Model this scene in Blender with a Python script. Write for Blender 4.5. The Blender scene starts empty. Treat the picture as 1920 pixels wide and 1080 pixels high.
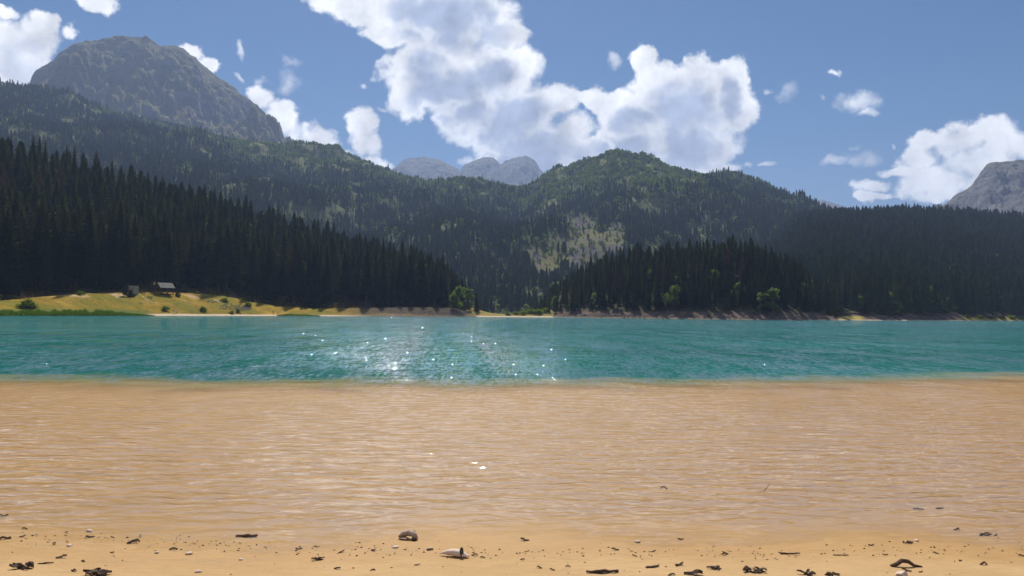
import bpy, math, random
import numpy as np
from mathutils import Matrix, Vector, Euler

random.seed(7)
RNG = np.random.default_rng(11)
RAD = math.radians
scn = bpy.context.scene
COL = scn.collection

# ------------------------------------------------------------------ camera
EYE = 2.0                      # metres above the lake
F_PX = 1507.0                  # focal length in pixels of a 1920 wide picture
cam_data = bpy.data.cameras.new('camera')
cam_data.sensor_width = 36.0
cam_data.lens = F_PX * 36.0 / 1920.0
cam_data.clip_start = 0.1
cam_data.clip_end = 30000.0
cam = bpy.data.objects.new('camera', cam_data)
COL.objects.link(cam)
CAM_ROT = Matrix.Rotation(RAD(90 + 1.82), 3, 'X') @ Matrix.Rotation(RAD(0.5), 3, 'Z')
cam.matrix_world = Matrix.Translation((0, 0, EYE)) @ CAM_ROT.to_4x4()
scn.camera = cam

# ------------------------------------------------------------------ light and exposure
SUN_AZ, SUN_EL = RAD(-7.0), RAD(50.0)       # azimuth from +Y towards +X
SUN_DIR = Vector((math.sin(SUN_AZ) * math.cos(SUN_EL), math.cos(SUN_AZ) * math.cos(SUN_EL), math.sin(SUN_EL)))
SKY_STRENGTH = 0.052
sun_data = bpy.data.lights.new('sun', 'SUN')
sun_data.energy = 4.6
sun_data.angle = RAD(0.53)
sun_data.color = (1.0, 0.93, 0.83)
sun = bpy.data.objects.new('sun', sun_data)
sun.rotation_euler = SUN_DIR.to_track_quat('Z', 'Y').to_euler()
sun.location = (0, 0, 60)
COL.objects.link(sun)
scn.view_settings.view_transform = 'Standard'
scn.view_settings.look = 'None'
scn.view_settings.gamma = 1.0
scn.view_settings.exposure = 0.25
scn.view_settings.use_curve_mapping = False
scn.cycles.max_bounces = 6
scn.cycles.diffuse_bounces = 2
scn.cycles.glossy_bounces = 2
scn.cycles.transmission_bounces = 3
scn.cycles.transparent_max_bounces = 6
scn.cycles.volume_bounces = 0
scn.cycles.use_denoising = True
scn.cycles.caustics_reflective = False
scn.cycles.caustics_refractive = False


def pix_dir(x, y):
    d = CAM_ROT @ Vector(((x - 960.0) / F_PX, -(y - 540.0) / F_PX, -1.0))
    return d.normalized()


def pix_ae(x, y):
    d = pix_dir(x, y)
    return math.atan2(d.x, d.y), math.atan2(d.z, math.hypot(d.x, d.y))


def az_of(x):
    return pix_ae(x, 588 + (x - 960) * 0.0087)[0]


def tan_el(x, y):
    return math.tan(pix_ae(x, y)[1])


CAM_INV = CAM_ROT.transposed()


def project(x, y, z):
    a = np.array(CAM_INV)
    p = np.stack([x, y, z - EYE], -1) @ a.T
    return 960 + F_PX * p[..., 0] / -p[..., 2], 540 - F_PX * p[..., 1] / -p[..., 2]


# ------------------------------------------------------------------ node helpers
class NT:
    def __init__(self, tree):
        self.t = tree

    def n(self, kind, inputs=None, **props):
        nd = self.t.nodes.new(kind)
        for k, v in props.items():
            setattr(nd, k, v)
        for k, v in (inputs or {}).items():
            s = nd.inputs[k]
            if isinstance(v, bpy.types.NodeSocket):
                self.t.links.new(v, s)
            else:
                s.default_value = v
        return nd

    def math(self, op, a, b=0.0, c=0.0, clamp=False):
        return self.n('ShaderNodeMath', {0: a, 1: b, 2: c}, operation=op, use_clamp=clamp).outputs[0]

    def vmath(self, op, a, b=(0, 0, 0), c=None):
        ins = {0: a, 1: b}
        if c is not None:
            ins[2] = c
        nd = self.n('ShaderNodeVectorMath', ins, operation=op)
        return nd.outputs['Value'] if op in ('DOT_PRODUCT', 'LENGTH') else nd.outputs[0]

    def noise(self, vec, scale, detail=4.0, rough=0.55, dist=0.0, col=False):
        nd = self.n('ShaderNodeTexNoise', {'Vector': vec, 'Scale': scale, 'Detail': detail, 'Roughness': rough, 'Distortion': dist})
        return nd.outputs['Color' if col else 0]

    def ramp(self, fac, stops, interp='LINEAR'):
        nd = self.n('ShaderNodeValToRGB', {0: fac})
        cr = nd.color_ramp
        cr.interpolation = interp
        while len(cr.elements) < len(stops):
            cr.elements.new(0.5)
        for e, (p, c) in zip(cr.elements, stops):
            e.position = p
            e.color = (c, c, c, 1) if isinstance(c, (int, float)) else (*c, 1)
        return nd.outputs[0]

    def mix(self, fac, a, b, blend='MIX'):
        nd = self.n('ShaderNodeMix', data_type='RGBA', blend_type=blend)
        for i, v in ((0, fac), (6, a), (7, b)):
            if isinstance(v, bpy.types.NodeSocket):
                self.t.links.new(v, nd.inputs[i])
            else:
                nd.inputs[i].default_value = v if i == 0 else (*v[:3], 1)
        return nd.outputs[2]

    def smooth(self, v, lo, hi):
        return self.n('ShaderNodeMapRange', {0: v, 1: lo, 2: hi, 3: 0.0, 4: 1.0}, interpolation_type='SMOOTHSTEP').outputs[0]

    def bump(self, h, strength=0.5, dist=0.1, normal=None):
        ins = {'Height': h, 'Strength': strength, 'Distance': dist}
        if normal is not None:
            ins['Normal'] = normal
        return self.n('ShaderNodeBump', ins).outputs[0]

    def link(self, a, b):
        self.t.links.new(a, b)


# ------------------------------------------------------------------ world: Nishita sky with cumulus
world = bpy.data.worlds.new('World')
scn.world = world
world.use_nodes = True
wt = world.node_tree
wt.nodes.clear()
W = NT(wt)
sky = W.n('ShaderNodeTexSky', sky_type='NISHITA', sun_disc=False)
sky.sun_elevation = SUN_EL
sky.sun_rotation = SUN_AZ
sky.altitude = 1400.0
sky.air_density = 1.0
sky.dust_density = 1.1
sky.ozone_density = 2.2
D = W.n('ShaderNodeTexCoord').outputs['Generated']
sx = W.n('ShaderNodeSeparateXYZ', {0: D})
u = W.math('MULTIPLY', W.math('ARCTAN2', sx.outputs[0], sx.outputs[1]), 57.29578)
v = W.math('MULTIPLY', W.math('ARCSINE', sx.outputs[2]), 57.29578)
UV = W.n('ShaderNodeCombineXYZ', {0: u, 1: v, 2: 0.0}).outputs[0]
warp = W.vmath('SUBTRACT', W.noise(D, 22.0, 5.0, 0.6, col=True), (0.5, 0.5, 0.5))
UVW = W.vmath('MULTIPLY_ADD', warp, (2.6, 2.2, 0.0), UV)

BLOBS_MAIN = [
    (640, 0, 60, 26), (720, 14, 110, 36), (840, 20, 130, 62), (930, 62, 70, 30), (740, 66, 70, 20),
    (840, 100, 110, 46), (780, 140, 70, 60), (960, 126, 56, 50), (890, 150, 120, 66), (765, 195, 44, 34),
    (950, 225, 125, 62), (1010, 270, 110, 52), (985, 310, 110, 26), (1040, 190, 52, 36), (1105, 285, 52, 30), (1075, 235, 45, 35),
    (880, 215, 60, 30)]
BLOBS_RIGHT = [
    (1205, 112, 26, 34), (1232, 150, 60, 50), (1300, 146, 58, 46), (1368, 150, 46, 44), (1384, 205, 42, 48),
    (1290, 210, 118, 80), (1195, 215, 84, 50), (1112, 188, 30, 28), (1170, 270, 70, 44), (1290, 278, 100, 46),
    (1250, 315, 150, 22), (1130, 300, 50, 22)]
BLOBS_SIDE = [
    (485, 182, 34, 26), (530, 222, 44, 36), (585, 258, 54, 36), (678, 240, 34, 40), (690, 275, 34, 26),
    (705, 305, 56, 14), (630, 290, 40, 16), (70, 78, 62, 52), (15, 80, 56, 56), (130, 66, 26, 22), (40, 140, 80, 46), (85, 42, 34, 24),
    (180, 4, 46, 18), (20, 18, 30, 7), (352, 100, 40, 18), (388, 128, 26, 20),
    (1795, 262, 66, 44), (1860, 246, 72, 38), (1900, 275, 60, 50), (1735, 262, 44, 28), (1715, 300, 50, 30), (1690, 325, 60, 20),
    (1640, 352, 50, 17), (1640, 372, 50, 14), (1760, 345, 120, 44), (1850, 320, 100, 60)]
BLOBS_SMALL = [
    (458, 100, 13, 17), (548, 120, 19, 14), (535, 158, 32, 20), (488, 150, 15, 10), (448, 152, 12, 7),
    (1150, 118, 20, 20), (1475, 178, 24, 26), (1440, 172, 10, 8), (1578, 138, 14, 7), (1604, 190, 50, 26), (1628, 212, 26, 12),
    (1566, 306, 36, 12), (1618, 298, 40, 24), (1600, 274, 12, 9), (1533, 180, 7, 6), (684, 162, 10, 9), (715, 204, 14, 6),
    (1672, 272, 8, 6), (1440, 312, 14, 8), (2040, 200, 90, 60), (2150, 330, 120, 40)]


def field(blobs, grow=1.0):
    m = None
    for (cx, cy, rx, ry) in blobs:
        a, e = pix_ae(cx, cy)
        a, e = math.degrees(a), math.degrees(e)
        a2, e2 = pix_ae(cx + rx, cy - ry)
        rxd, ryd = abs(math.degrees(a2) - a) * grow, abs(math.degrees(e2) - e) * grow
        q = W.vmath('MULTIPLY_ADD', UVW, (1 / rxd, 1 / ryd, 0), (-a / rxd, -e / ryd, 0))
        d2 = W.vmath('DOT_PRODUCT', q, q)
        m = d2 if m is None else W.n('ShaderNodeMath', {0: m, 1: d2, 2: 0.35}, operation='SMOOTH_MIN').outputs[0]
    return W.math('SUBTRACT', 1.0, m)


fb = W.noise(D, 22.0, 8.0, 0.58, 0.1)
fb_up = W.noise(W.vmath('ADD', D, (-0.001, 0.0, 0.012)), 26.0, 4.0, 0.55, 0.2)
bill = W.n('ShaderNodeTexVoronoi', {'Vector': W.vmath('MULTIPLY_ADD', warp, (0.03, 0.03, 0.03), D), 'Scale': 34.0, 'Detail': 2.0, 'Roughness': 0.5}, feature='SMOOTH_F1').outputs[0]
texture = W.math('ADD', W.math('MULTIPLY', W.math('SUBTRACT', fb, 0.5), 1.15), W.math('MULTIPLY', W.math('SUBTRACT', 0.42, bill), 0.7))
relief = W.math('MULTIPLY', W.math('SUBTRACT', fb, fb_up), 1.1)
CLOUD_K = 1.0 / SKY_STRENGTH
# where the clouds are deepest and hold back most light
DEEP = field([(840, 40, 110, 62), (800, 130, 45, 34), (850, 185, 80, 60), (960, 240, 95, 70), (1000, 300, 110, 40), (930, 140, 40, 40),
              (1280, 200, 62, 60), (1300, 270, 100, 60), (1180, 285, 80, 30), (1370, 190, 26, 40), (1190, 230, 40, 26), (60, 120, 60, 40), (1800, 285, 60, 26)], 1.25)
DEEP = W.smooth(W.math('ADD', DEEP, W.math('MULTIPLY', texture, 0.55)), -0.15, 0.75)


def cloud_layer(base, blobs, lo, hi, core_lo, core_hi, core_col, grow=1.12, tex=1.0):
    s = field(blobs, grow)
    dens = W.math('ADD', s, W.math('MULTIPLY', texture, tex))
    alpha = W.smooth(dens, lo, hi)
    thick = W.smooth(dens, core_lo, core_hi)
    thick = W.math('MULTIPLY', thick, W.math('ADD', 0.15, W.math('MULTIPLY', DEEP, 0.85)))
    c = W.mix(thick, (1.0, 1.0, 1.0), core_col)
    br = W.math('ADD', 1.0, W.math('MULTIPLY', relief, 0.9))
    c = W.mix(1.0, c, W.n('ShaderNodeCombineXYZ', {0: br, 1: br, 2: br}).outputs[0], 'MULTIPLY')
    c = W.vmath('MULTIPLY', c, (CLOUD_K, CLOUD_K, CLOUD_K))
    return W.mix(alpha, base, c)


blue = W.n('ShaderNodeHueSaturation', {'Saturation': 1.4, 'Color': sky.outputs[0]}).outputs[0]
away = W.math('MAXIMUM', W.math('MAXIMUM', W.smooth(W.math('ABSOLUTE', u), 38.0, 46.0), W.smooth(v, 23.0, 30.0)), W.smooth(v, -0.5, -2.0))
# scattered cumulus over the rest of the sky, as the part in view implies
tex2 = W.math('MULTIPLY', W.math('SUBTRACT', W.noise(D, 26.0, 4.0, 0.6), 0.5), 2.2)
gen = W.math('ADD', W.math('MULTIPLY', W.math('SUBTRACT', W.noise(D, 4.0, 2.0, 0.5), 0.53), 7.0), tex2)
gen_a = W.math('MULTIPLY', W.smooth(gen, 0.05, 0.5), W.smooth(v, 0.0, 3.0))
gen_c = W.vmath('MULTIPLY', W.mix(W.smooth(gen, 0.4, 1.6), (1, 1, 1), (0.66, 0.69, 0.78)), (CLOUD_K, CLOUD_K, CLOUD_K))
col_out = W.mix(gen_a, blue, gen_c)
col_w = cloud_layer(blue, BLOBS_SMALL, 0.1, 1.45, 0.9, 1.8, (0.85, 0.86, 0.9), 1.3, tex=1.1)
col_w = cloud_layer(col_w, BLOBS_SIDE, 0.0, 0.55, 0.2, 1.0, (0.66, 0.69, 0.77), 1.12, tex=1.1)
col_w = cloud_layer(col_w, BLOBS_RIGHT, -0.02, 0.4, 0.1, 0.75, (0.40, 0.46, 0.6), 1.2, tex=0.85)
col_w = cloud_layer(col_w, BLOBS_MAIN, -0.02, 0.44, 0.1, 0.75, (0.38, 0.44, 0.58), 1.2, tex=0.85)
bg = W.n('ShaderNodeBackground', {'Color': col_w, 'Strength': SKY_STRENGTH})
bg2 = W.n('ShaderNodeBackground', {'Color': col_out, 'Strength': SKY_STRENGTH})
wm = W.n('ShaderNodeMixShader', {0: away, 1: bg.outputs[0], 2: bg2.outputs[0]})
wo = W.n('ShaderNodeOutputWorld')
W.link(wm.outputs[0], wo.inputs['Surface'])
world.cycles.sampling_method = 'MANUAL'
world.cycles.sample_map_resolution = 512

# ------------------------------------------------------------------ numpy noise
_perm = np.random.default_rng(3).permutation(1024)
_perm = np.concatenate([_perm, _perm])
_ang = np.random.default_rng(4).uniform(0, 2 * np.pi, 1024)
_gx, _gy = np.cos(_ang), np.sin(_ang)


def gnoise(x, y):
    xi, yi = np.floor(x).astype(np.int64), np.floor(y).astype(np.int64)
    xf, yf = x - xi, y - yi
    def g(ix, iy, dx, dy):
        h = _perm[(_perm[ix & 1023] + iy) & 1023]
        return _gx[h] * dx + _gy[h] * dy
    ux, uy = xf * xf * xf * (xf * (xf * 6 - 15) + 10), yf * yf * yf * (yf * (yf * 6 - 15) + 10)
    a = g(xi, yi, xf, yf); b = g(xi + 1, yi, xf - 1, yf)
    c = g(xi, yi + 1, xf, yf - 1); d = g(xi + 1, yi + 1, xf - 1, yf - 1)
    return (a + (b - a) * ux) + ((c + (d - c) * ux) - (a + (b - a) * ux)) * uy


def fbm(x, y, octs=5, gain=0.5, lac=2.03):
    s, a = np.zeros_like(x, dtype=float), 1.0
    for i in range(octs):
        s = s + a * gnoise(x + 17.3 * i, y - 9.1 * i)
        x, y, a = x * lac, y * lac, a * gain
    return s


def ridged(x, y, octs=5, gain=0.5, lac=2.07):
    s, a = np.zeros_like(x, dtype=float), 1.0
    for i in range(octs):
        s = s + a * (1 - 2 * np.abs(gnoise(x + 31.7 * i, y + 11.9 * i)) - 0.5)
        x, y, a = x * lac, y * lac, a * gain
    return s


def sstep(v, lo, hi):
    t = np.clip((v - lo) / (hi - lo), 0, 1)
    return t * t * (3 - 2 * t)


# ------------------------------------------------------------------ mesh helpers
def mesh_np(name, co, quads=None, tris=None, smooth=True):
    me = bpy.data.meshes.new(name)
    co = np.asarray(co, dtype=np.float32).reshape(-1, 3)
    parts, tot = [], []
    if quads is not None and len(quads):
        q = np.asarray(quads, dtype=np.int32).reshape(-1, 4)
        parts.append(q.ravel()); tot.append(np.full(len(q), 4, np.int32))
    if tris is not None and len(tris):
        t = np.asarray(tris, dtype=np.int32).reshape(-1, 3)
        parts.append(t.ravel()); tot.append(np.full(len(t), 3, np.int32))
    loops = np.concatenate(parts); tot = np.concatenate(tot)
    me.vertices.add(len(co)); me.vertices.foreach_set('co', co.ravel())
    me.loops.add(len(loops)); me.loops.foreach_set('vertex_index', loops)
    me.polygons.add(len(tot))
    me.polygons.foreach_set('loop_start', np.concatenate([[0], np.cumsum(tot)[:-1]]).astype(np.int32))
    me.polygons.foreach_set('use_smooth', np.full(len(tot), smooth, dtype=bool))
    me.update(calc_edges=True)
    me.validate()
    return me


def grid_quads(nu, nv, wrap=False):
    i = np.arange(nu if wrap else nu - 1)[:, None]; j = np.arange(nv - 1)[None, :]
    i2 = (i + 1) % nu
    return np.stack(np.broadcast_arrays(i * nv + j, i2 * nv + j, i2 * nv + j + 1, i * nv + j + 1), -1).reshape(-1, 4)


def obj(name, me, mat=None, parent=None, label=None, cat=None, group=None, kind=None, loc=None):
    o = bpy.data.objects.new(name, me)
    COL.objects.link(o)
    if mat is not None and me is not None and len(me.materials) == 0:
        me.materials.append(mat)
    if parent is not None:
        o.parent = parent
    if loc is not None:
        o.location = loc
    tag(o, label, cat, group, kind)
    return o


def tag(o, label=None, cat=None, group=None, kind=None):
    for k, val in (('label', label), ('category', cat), ('group', group), ('kind', kind)):
        if val is not None:
            o[k] = val
    return o


def set_attr(me, name, vals, kind='FLOAT'):
    a = me.attributes.new(name, kind, 'POINT')
    a.data.foreach_set('color' if kind == 'FLOAT_COLOR' else 'value', np.asarray(vals, dtype=np.float32).ravel())


class MB:
    """collects simple shapes into one mesh"""
    def __init__(self):
        self.v, self.f = [], []

    def add(self, vs, fs):
        k = len(self.v)
        self.v += [tuple(p) for p in vs]
        self.f += [tuple(i + k for i in f) for f in fs]
        return self

    def box(self, c, s, rot=None):
        x, y, z = (q / 2 for q in s)
        vs = [Vector(p) for p in ((-x, -y, -z), (x, -y, -z), (x, y, -z), (-x, y, -z), (-x, -y, z), (x, -y, z), (x, y, z), (-x, y, z))]
        if rot is not None:
            R = Euler(rot).to_matrix()
            vs = [R @ p for p in vs]
        c = Vector(c)
        return self.add([p + c for p in vs], [(0, 3, 2, 1), (4, 5, 6, 7), (0, 1, 5, 4), (1, 2, 6, 5), (2, 3, 7, 6), (3, 0, 4, 7)])

    def tube(self, pts, rads, sides=8, squash=1.0):
        pts = [Vector(p) for p in pts]
        rings = []
        for i, p in enumerate(pts):
            d = (pts[min(i + 1, len(pts) - 1)] - pts[max(i - 1, 0)]).normalized()
            a = d.cross(Vector((0, 0, 1)))
            if a.length < 1e-3:
                a = Vector((1, 0, 0))
            a.normalize(); b = d.cross(a).normalized()
            rings.append([p + (a * math.cos(2 * math.pi * k / sides) + b * math.sin(2 * math.pi * k / sides) * squash) * rads[i] for k in range(sides)])
        vs = [q for r in rings for q in r]
        fs = []
        for i in range(len(pts) - 1):
            for k in range(sides):
                k2 = (k + 1) % sides
                fs.append((i * sides + k, i * sides + k2, (i + 1) * sides + k2, (i + 1) * sides + k))
        fs.append(tuple(range(sides))[::-1]); n0 = (len(pts) - 1) * sides
        fs.append(tuple(n0 + k for k in range(sides)))
        return self.add(vs, fs)

    def mesh(self, name, smooth=False):
        me = bpy.data.meshes.new(name)
        me.from_pydata(self.v, [], self.f)
        if smooth:
            me.polygons.foreach_set('use_smooth', [True] * len(me.polygons))
        me.update()
        return me


# ------------------------------------------------------------------ materials
def new_mat(name):
    m = bpy.data.materials.new(name)
    m.use_nodes = True
    m.node_tree.nodes.clear()
    t = NT(m.node_tree)
    out = t.n('ShaderNodeOutputMaterial')
    return m, t, out


def plain_mat(name, col, rough=0.8, var=0.25, scale=3.0, bump=0.0, spec=0.3, generated=False):
    m, t, out = new_mat(name)
    tc = t.n('ShaderNodeTexCoord').outputs['Object']
    n = t.noise(tc, scale, 5.0, 0.6)
    c = t.mix(t.smooth(n, 0.3, 0.7), [q * (1 - var) for q in col], [min(1, q * (1 + var)) for q in col])
    b = t.n('ShaderNodeBsdfPrincipled', {'Base Color': c, 'Roughness': rough, 'Specular IOR Level': spec})
    if bump:
        t.link(t.bump(t.noise(tc, scale * 4, 5.0, 0.6), bump, 0.02), b.inputs['Normal'])
    t.link(b.outputs[0], out.inputs[0])
    return m


def leaf_mat(name, c1, c2, trans=0.25, trans_col=None):
    m, t, out = new_mat(name)
    rnd = t.n('ShaderNodeObjectInfo').outputs['Random']
    geo = t.n('ShaderNodeNewGeometry')
    tc = t.n('ShaderNodeTexCoord').outputs['Object']
    n = t.noise(tc, 0.7, 3.0, 0.6)
    f = t.math('ADD', t.math('MULTIPLY', rnd, 0.65), t.math('MULTIPLY', n, 0.45), clamp=True)
    f = t.math('ADD', f, t.math('MULTIPLY', t.math('SUBTRACT', geo.outputs['Random Per Island'], 0.5), 0.25), clamp=True)
    c = t.mix(f, c1, c2)
    d = t.n('ShaderNodeBsdfDiffuse', {'Color': c, 'Roughness': 0.6})
    tcol = c if trans_col is None else t.mix(f, trans_col, [q * 1.3 for q in trans_col])
    tr = t.n('ShaderNodeBsdfTranslucent', {'Color': tcol})
    mx = t.n('ShaderNodeMixShader', {0: trans, 1: d.outputs[0], 2: tr.outputs[0]})
    t.link(mx.outputs[0], out.inputs[0])
    return m


def cover_mat(name, scale=0.15, var=0.35, bump=0.6, bdist=0.5, fine=4.0):
    """ground whose land cover comes from the 'tint' attribute, broken up by noise"""
    m, t, out = new_mat(name)
    tc = t.n('ShaderNodeTexCoord').outputs['Object']
    a = t.n('ShaderNodeAttribute', attribute_name='tint').outputs['Color']
    n1 = t.noise(tc, scale, 6.0, 0.65)
    n2 = t.noise(tc, scale * fine, 5.0, 0.65)
    k = t.math('ADD', 1.0 - var, t.math('MULTIPLY', t.math('ADD', n1, n2), var))
    c = t.mix(1.0, a, t.n('ShaderNodeCombineXYZ', {0: k, 1: k, 2: k}).outputs[0], 'MULTIPLY')
    b = t.n('ShaderNodeBsdfPrincipled', {'Base Color': c, 'Roughness': 0.95, 'Specular IOR Level': 0.1})
    t.link(t.bump(n2, bump, bdist), b.inputs['Normal'])
    t.link(b.outputs[0], out.inputs[0])
    return m


def rock_mat(name, rock1, rock2, grass, gscale=0.006, scale=0.02, grass_amt=0.5):
    m, t, out = new_mat(name)
    tc = t.n('ShaderNodeTexCoord').outputs['Object']
    st = t.vmath('MULTIPLY', tc, (1.0, 1.0, 2.6))
    n1 = t.noise(st, scale, 8.0, 0.68, 0.6)
    n2 = t.noise(tc, gscale, 7.0, 0.62, 0.4)
    slope = t.n('ShaderNodeSeparateXYZ', {0: t.n('ShaderNodeNewGeometry').outputs['Normal']}).outputs[2]
    c = t.mix(t.smooth(n1, 0.32, 0.68), rock1, rock2)
    g = t.math('MULTIPLY', t.smooth(t.math('ADD', t.math('MULTIPLY', slope, 0.55), n2), 1.02 - grass_amt * 0.4, 1.2 - grass_amt * 0.4), 0.85)
    c = t.mix(g, c, grass)
    b = t.n('ShaderNodeBsdfPrincipled', {'Base Color': c, 'Roughness': 0.95, 'Specular IOR Level': 0.1})
    t.link(t.bump(n1, 1.0, 26.0), b.inputs['Normal'])
    t.link(b.outputs[0], out.inputs[0])
    return m


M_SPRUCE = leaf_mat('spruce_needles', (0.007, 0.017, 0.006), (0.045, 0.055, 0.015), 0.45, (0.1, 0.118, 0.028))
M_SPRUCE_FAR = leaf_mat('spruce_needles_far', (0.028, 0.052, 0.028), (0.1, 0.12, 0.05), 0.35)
M_BROAD = leaf_mat('broad_leaves', (0.08, 0.13, 0.026), (0.14, 0.18, 0.04), 0.55, (0.2, 0.3, 0.05))
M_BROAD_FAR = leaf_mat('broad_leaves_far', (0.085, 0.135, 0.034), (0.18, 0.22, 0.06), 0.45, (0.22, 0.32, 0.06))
M_BUSH = leaf_mat('bush_leaves', (0.1, 0.15, 0.02), (0.17, 0.21, 0.035), 0.5, (0.25, 0.32, 0.03))
M_JUNIPER = leaf_mat('juniper_leaves', (0.03, 0.05, 0.015), (0.06, 0.085, 0.025), 0.2)
M_RUSSET = leaf_mat('dead_needles', (0.11, 0.06, 0.03), (0.15, 0.09, 0.045), 0.2)
M_BARK = plain_mat('bark', (0.085, 0.065, 0.05), 0.95, 0.3, 2.0)
M_PALE_BARK = plain_mat('pale_bark', (0.2, 0.18, 0.15), 0.95, 0.3, 2.0)

# ------------------------------------------------------------------ ground sheet: beach, shelf and lake bed
def shore_y(x):
    return 6.98 + 0.2 * np.sin(x * 0.55 + 0.6) + 0.12 * np.sin(x * 1.7 + 2.0)


def edge_y(x):                   # where the shelf drops into deep water
    q = np.clip(x, -80, 80)
    return 23.6 + 0.31 * np.log1p(np.exp(np.clip(q - 1.5, -40, 80))) + 0.3 * np.sin(x * 0.33 + 1.0) + 0.18 * np.sin(x * 0.9)


def ground_z(x, y, shelf=1.4):
    x = np.asarray(x, dtype=float); y = np.asarray(y, dtype=float)
    s = y - shore_y(x)
    r = np.hypot(x, y)
    beach = np.where(s < 0, -s * 0.055, -0.115 * (1 - np.exp(-np.maximum(s, 0) * 0.2)))
    beach = np.minimum(beach, 1.6 + 0.5 * sstep(-y, 30, 300))
    e = edge_y(x) + shelf
    deep = sstep(y - e, -1.0, 2.2)
    z = beach * (1 - deep) + deep * -7.5
    z = np.where((y > 0) & (s > 0), np.maximum(z, -7.5), z)
    z = z + 0.058 * np.exp(-(np.clip(y - e + 2.6, -9, 9) / 1.7) ** 2) * (np.abs(x) < 120)       # bar added to hide the shaded bed past the lip of the shelf
    fine = np.clip((60 - r) / 50, 0, 1)
    z = z + fine * (0.011 * fbm(x * 0.9, y * 1.3, 4) + 0.006 * fbm(x * 5, y * 7, 3)) * (1 - deep)
    # far banks beside and behind the viewpoint
    side = sstep(np.abs(x) - 700 - 0.15 * y, 0, 200)
    z = z * (1 - side) + side * 4.0
    return z


ang = np.concatenate([np.linspace(-180, -46, 40, endpoint=False), np.arange(-46, 46, 0.2), np.linspace(46, 180, 40, endpoint=False)])
rr = [0.3]
while rr[-1] < 5600:
    r = rr[-1]
    rr.append(r + (0.25 if r < 4 else 0.034 * (max(r, 5) / 6) ** 1.45 if r < 60 else r * 0.08))
rr = np.array(rr)
A, Rr = np.meshgrid(np.radians(ang), rr, indexing='ij')
gx, gy = Rr * np.sin(A), Rr * np.cos(A)
gz = ground_z(gx, gy)
g_me = mesh_np('ground', np.stack([gx, gy, gz], -1), grid_quads(len(ang), len(rr), wrap=True)[:, ::-1])

m, t, out = new_mat('sand')
tc = t.n('ShaderNodeTexCoord').outputs['Object']
zz = t.n('ShaderNodeSeparateXYZ', {0: tc}).outputs[2]
big = t.noise(tc, 0.9, 5.0, 0.6)
grain = t.noise(tc, 60.0, 4.0, 0.7)
mid = t.noise(t.vmath('MULTIPLY', tc, (1.0, 2.4, 1.0)), 6.0, 5.0, 0.62)
c = t.mix(t.smooth(big, 0.3, 0.7), (0.49, 0.31, 0.135), (0.555, 0.36, 0.168))
c = t.mix(t.math('MULTIPLY', t.smooth(mid, 0.5, 0.75), 0.35), c, (0.36, 0.24, 0.13))
c = t.mix(t.math('MULTIPLY', t.smooth(grain, 0.45, 0.75), 0.3), c, (0.34, 0.24, 0.14))
# sand wetted by the ripples is darker and glossier
wet = t.math('SUBTRACT', 1.0, t.smooth(t.math('ADD', zz, t.math('MULTIPLY', t.math('SUBTRACT', mid, 0.5), 0.05)), 0.015, 0.045))
c = t.mix(wet, c, t.mix(1.0, c, (0.84, 0.74, 0.5), 'MULTIPLY'))
silt = t.noise(t.vmath('MULTIPLY', tc, (1.0, 3.0, 1.0)), 0.8, 5.0, 0.6)
c = t.mix(t.math('MULTIPLY', t.smooth(silt, 0.52, 0.72), t.math('MULTIPLY', wet, 0.45)), c, (0.34, 0.22, 0.1))
b = t.n('ShaderNodeBsdfPrincipled', {'Base Color': c, 'Roughness': t.math('SUBTRACT', 0.9, t.math('MULTIPLY', wet, 0.3)), 'Specular IOR Level': 0.25})
hgt = t.math('ADD', t.math('MULTIPLY', mid, 0.6), t.math('MULTIPLY', grain, 0.25))
# ripple marks that the waves leave in the submerged sand
sxyz = t.n('ShaderNodeSeparateXYZ', {0: tc})
wob = t.noise(t.vmath('MULTIPLY', tc, (0.9, 0.8, 1.0)), 1.0, 4.0, 0.62)
ph = t.math('ADD', t.math('MULTIPLY', sxyz.outputs[1], 2 * math.pi / 0.33), t.math('MULTIPLY', wob, 15.0))
rip = t.math('ADD', t.math('SINE', ph), t.math('MULTIPLY', t.math('SINE', t.math('ADD', t.math('MULTIPLY', ph, 2.0), 0.9)), 0.35))
patch = t.smooth(t.noise(t.vmath('MULTIPLY', tc, (0.5, 1.1, 1.0)), 2.0, 4.0, 0.6), 0.33, 0.62)
sub = t.math('SUBTRACT', 1.0, t.smooth(zz, -0.05, -0.005))
nb = t.bump(t.math('MULTIPLY', rip, t.math('MULTIPLY', patch, sub)), 1.0, 0.012)
t.link(t.bump(hgt, 0.7, 0.03, nb), b.inputs['Normal'])
t.link(b.outputs[0], out.inputs[0])
M_SAND = m
obj('ground', g_me, M_SAND, kind='structure', label='tan sandy beach and shallow lake bed sloping into the water', cat='ground')

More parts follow.
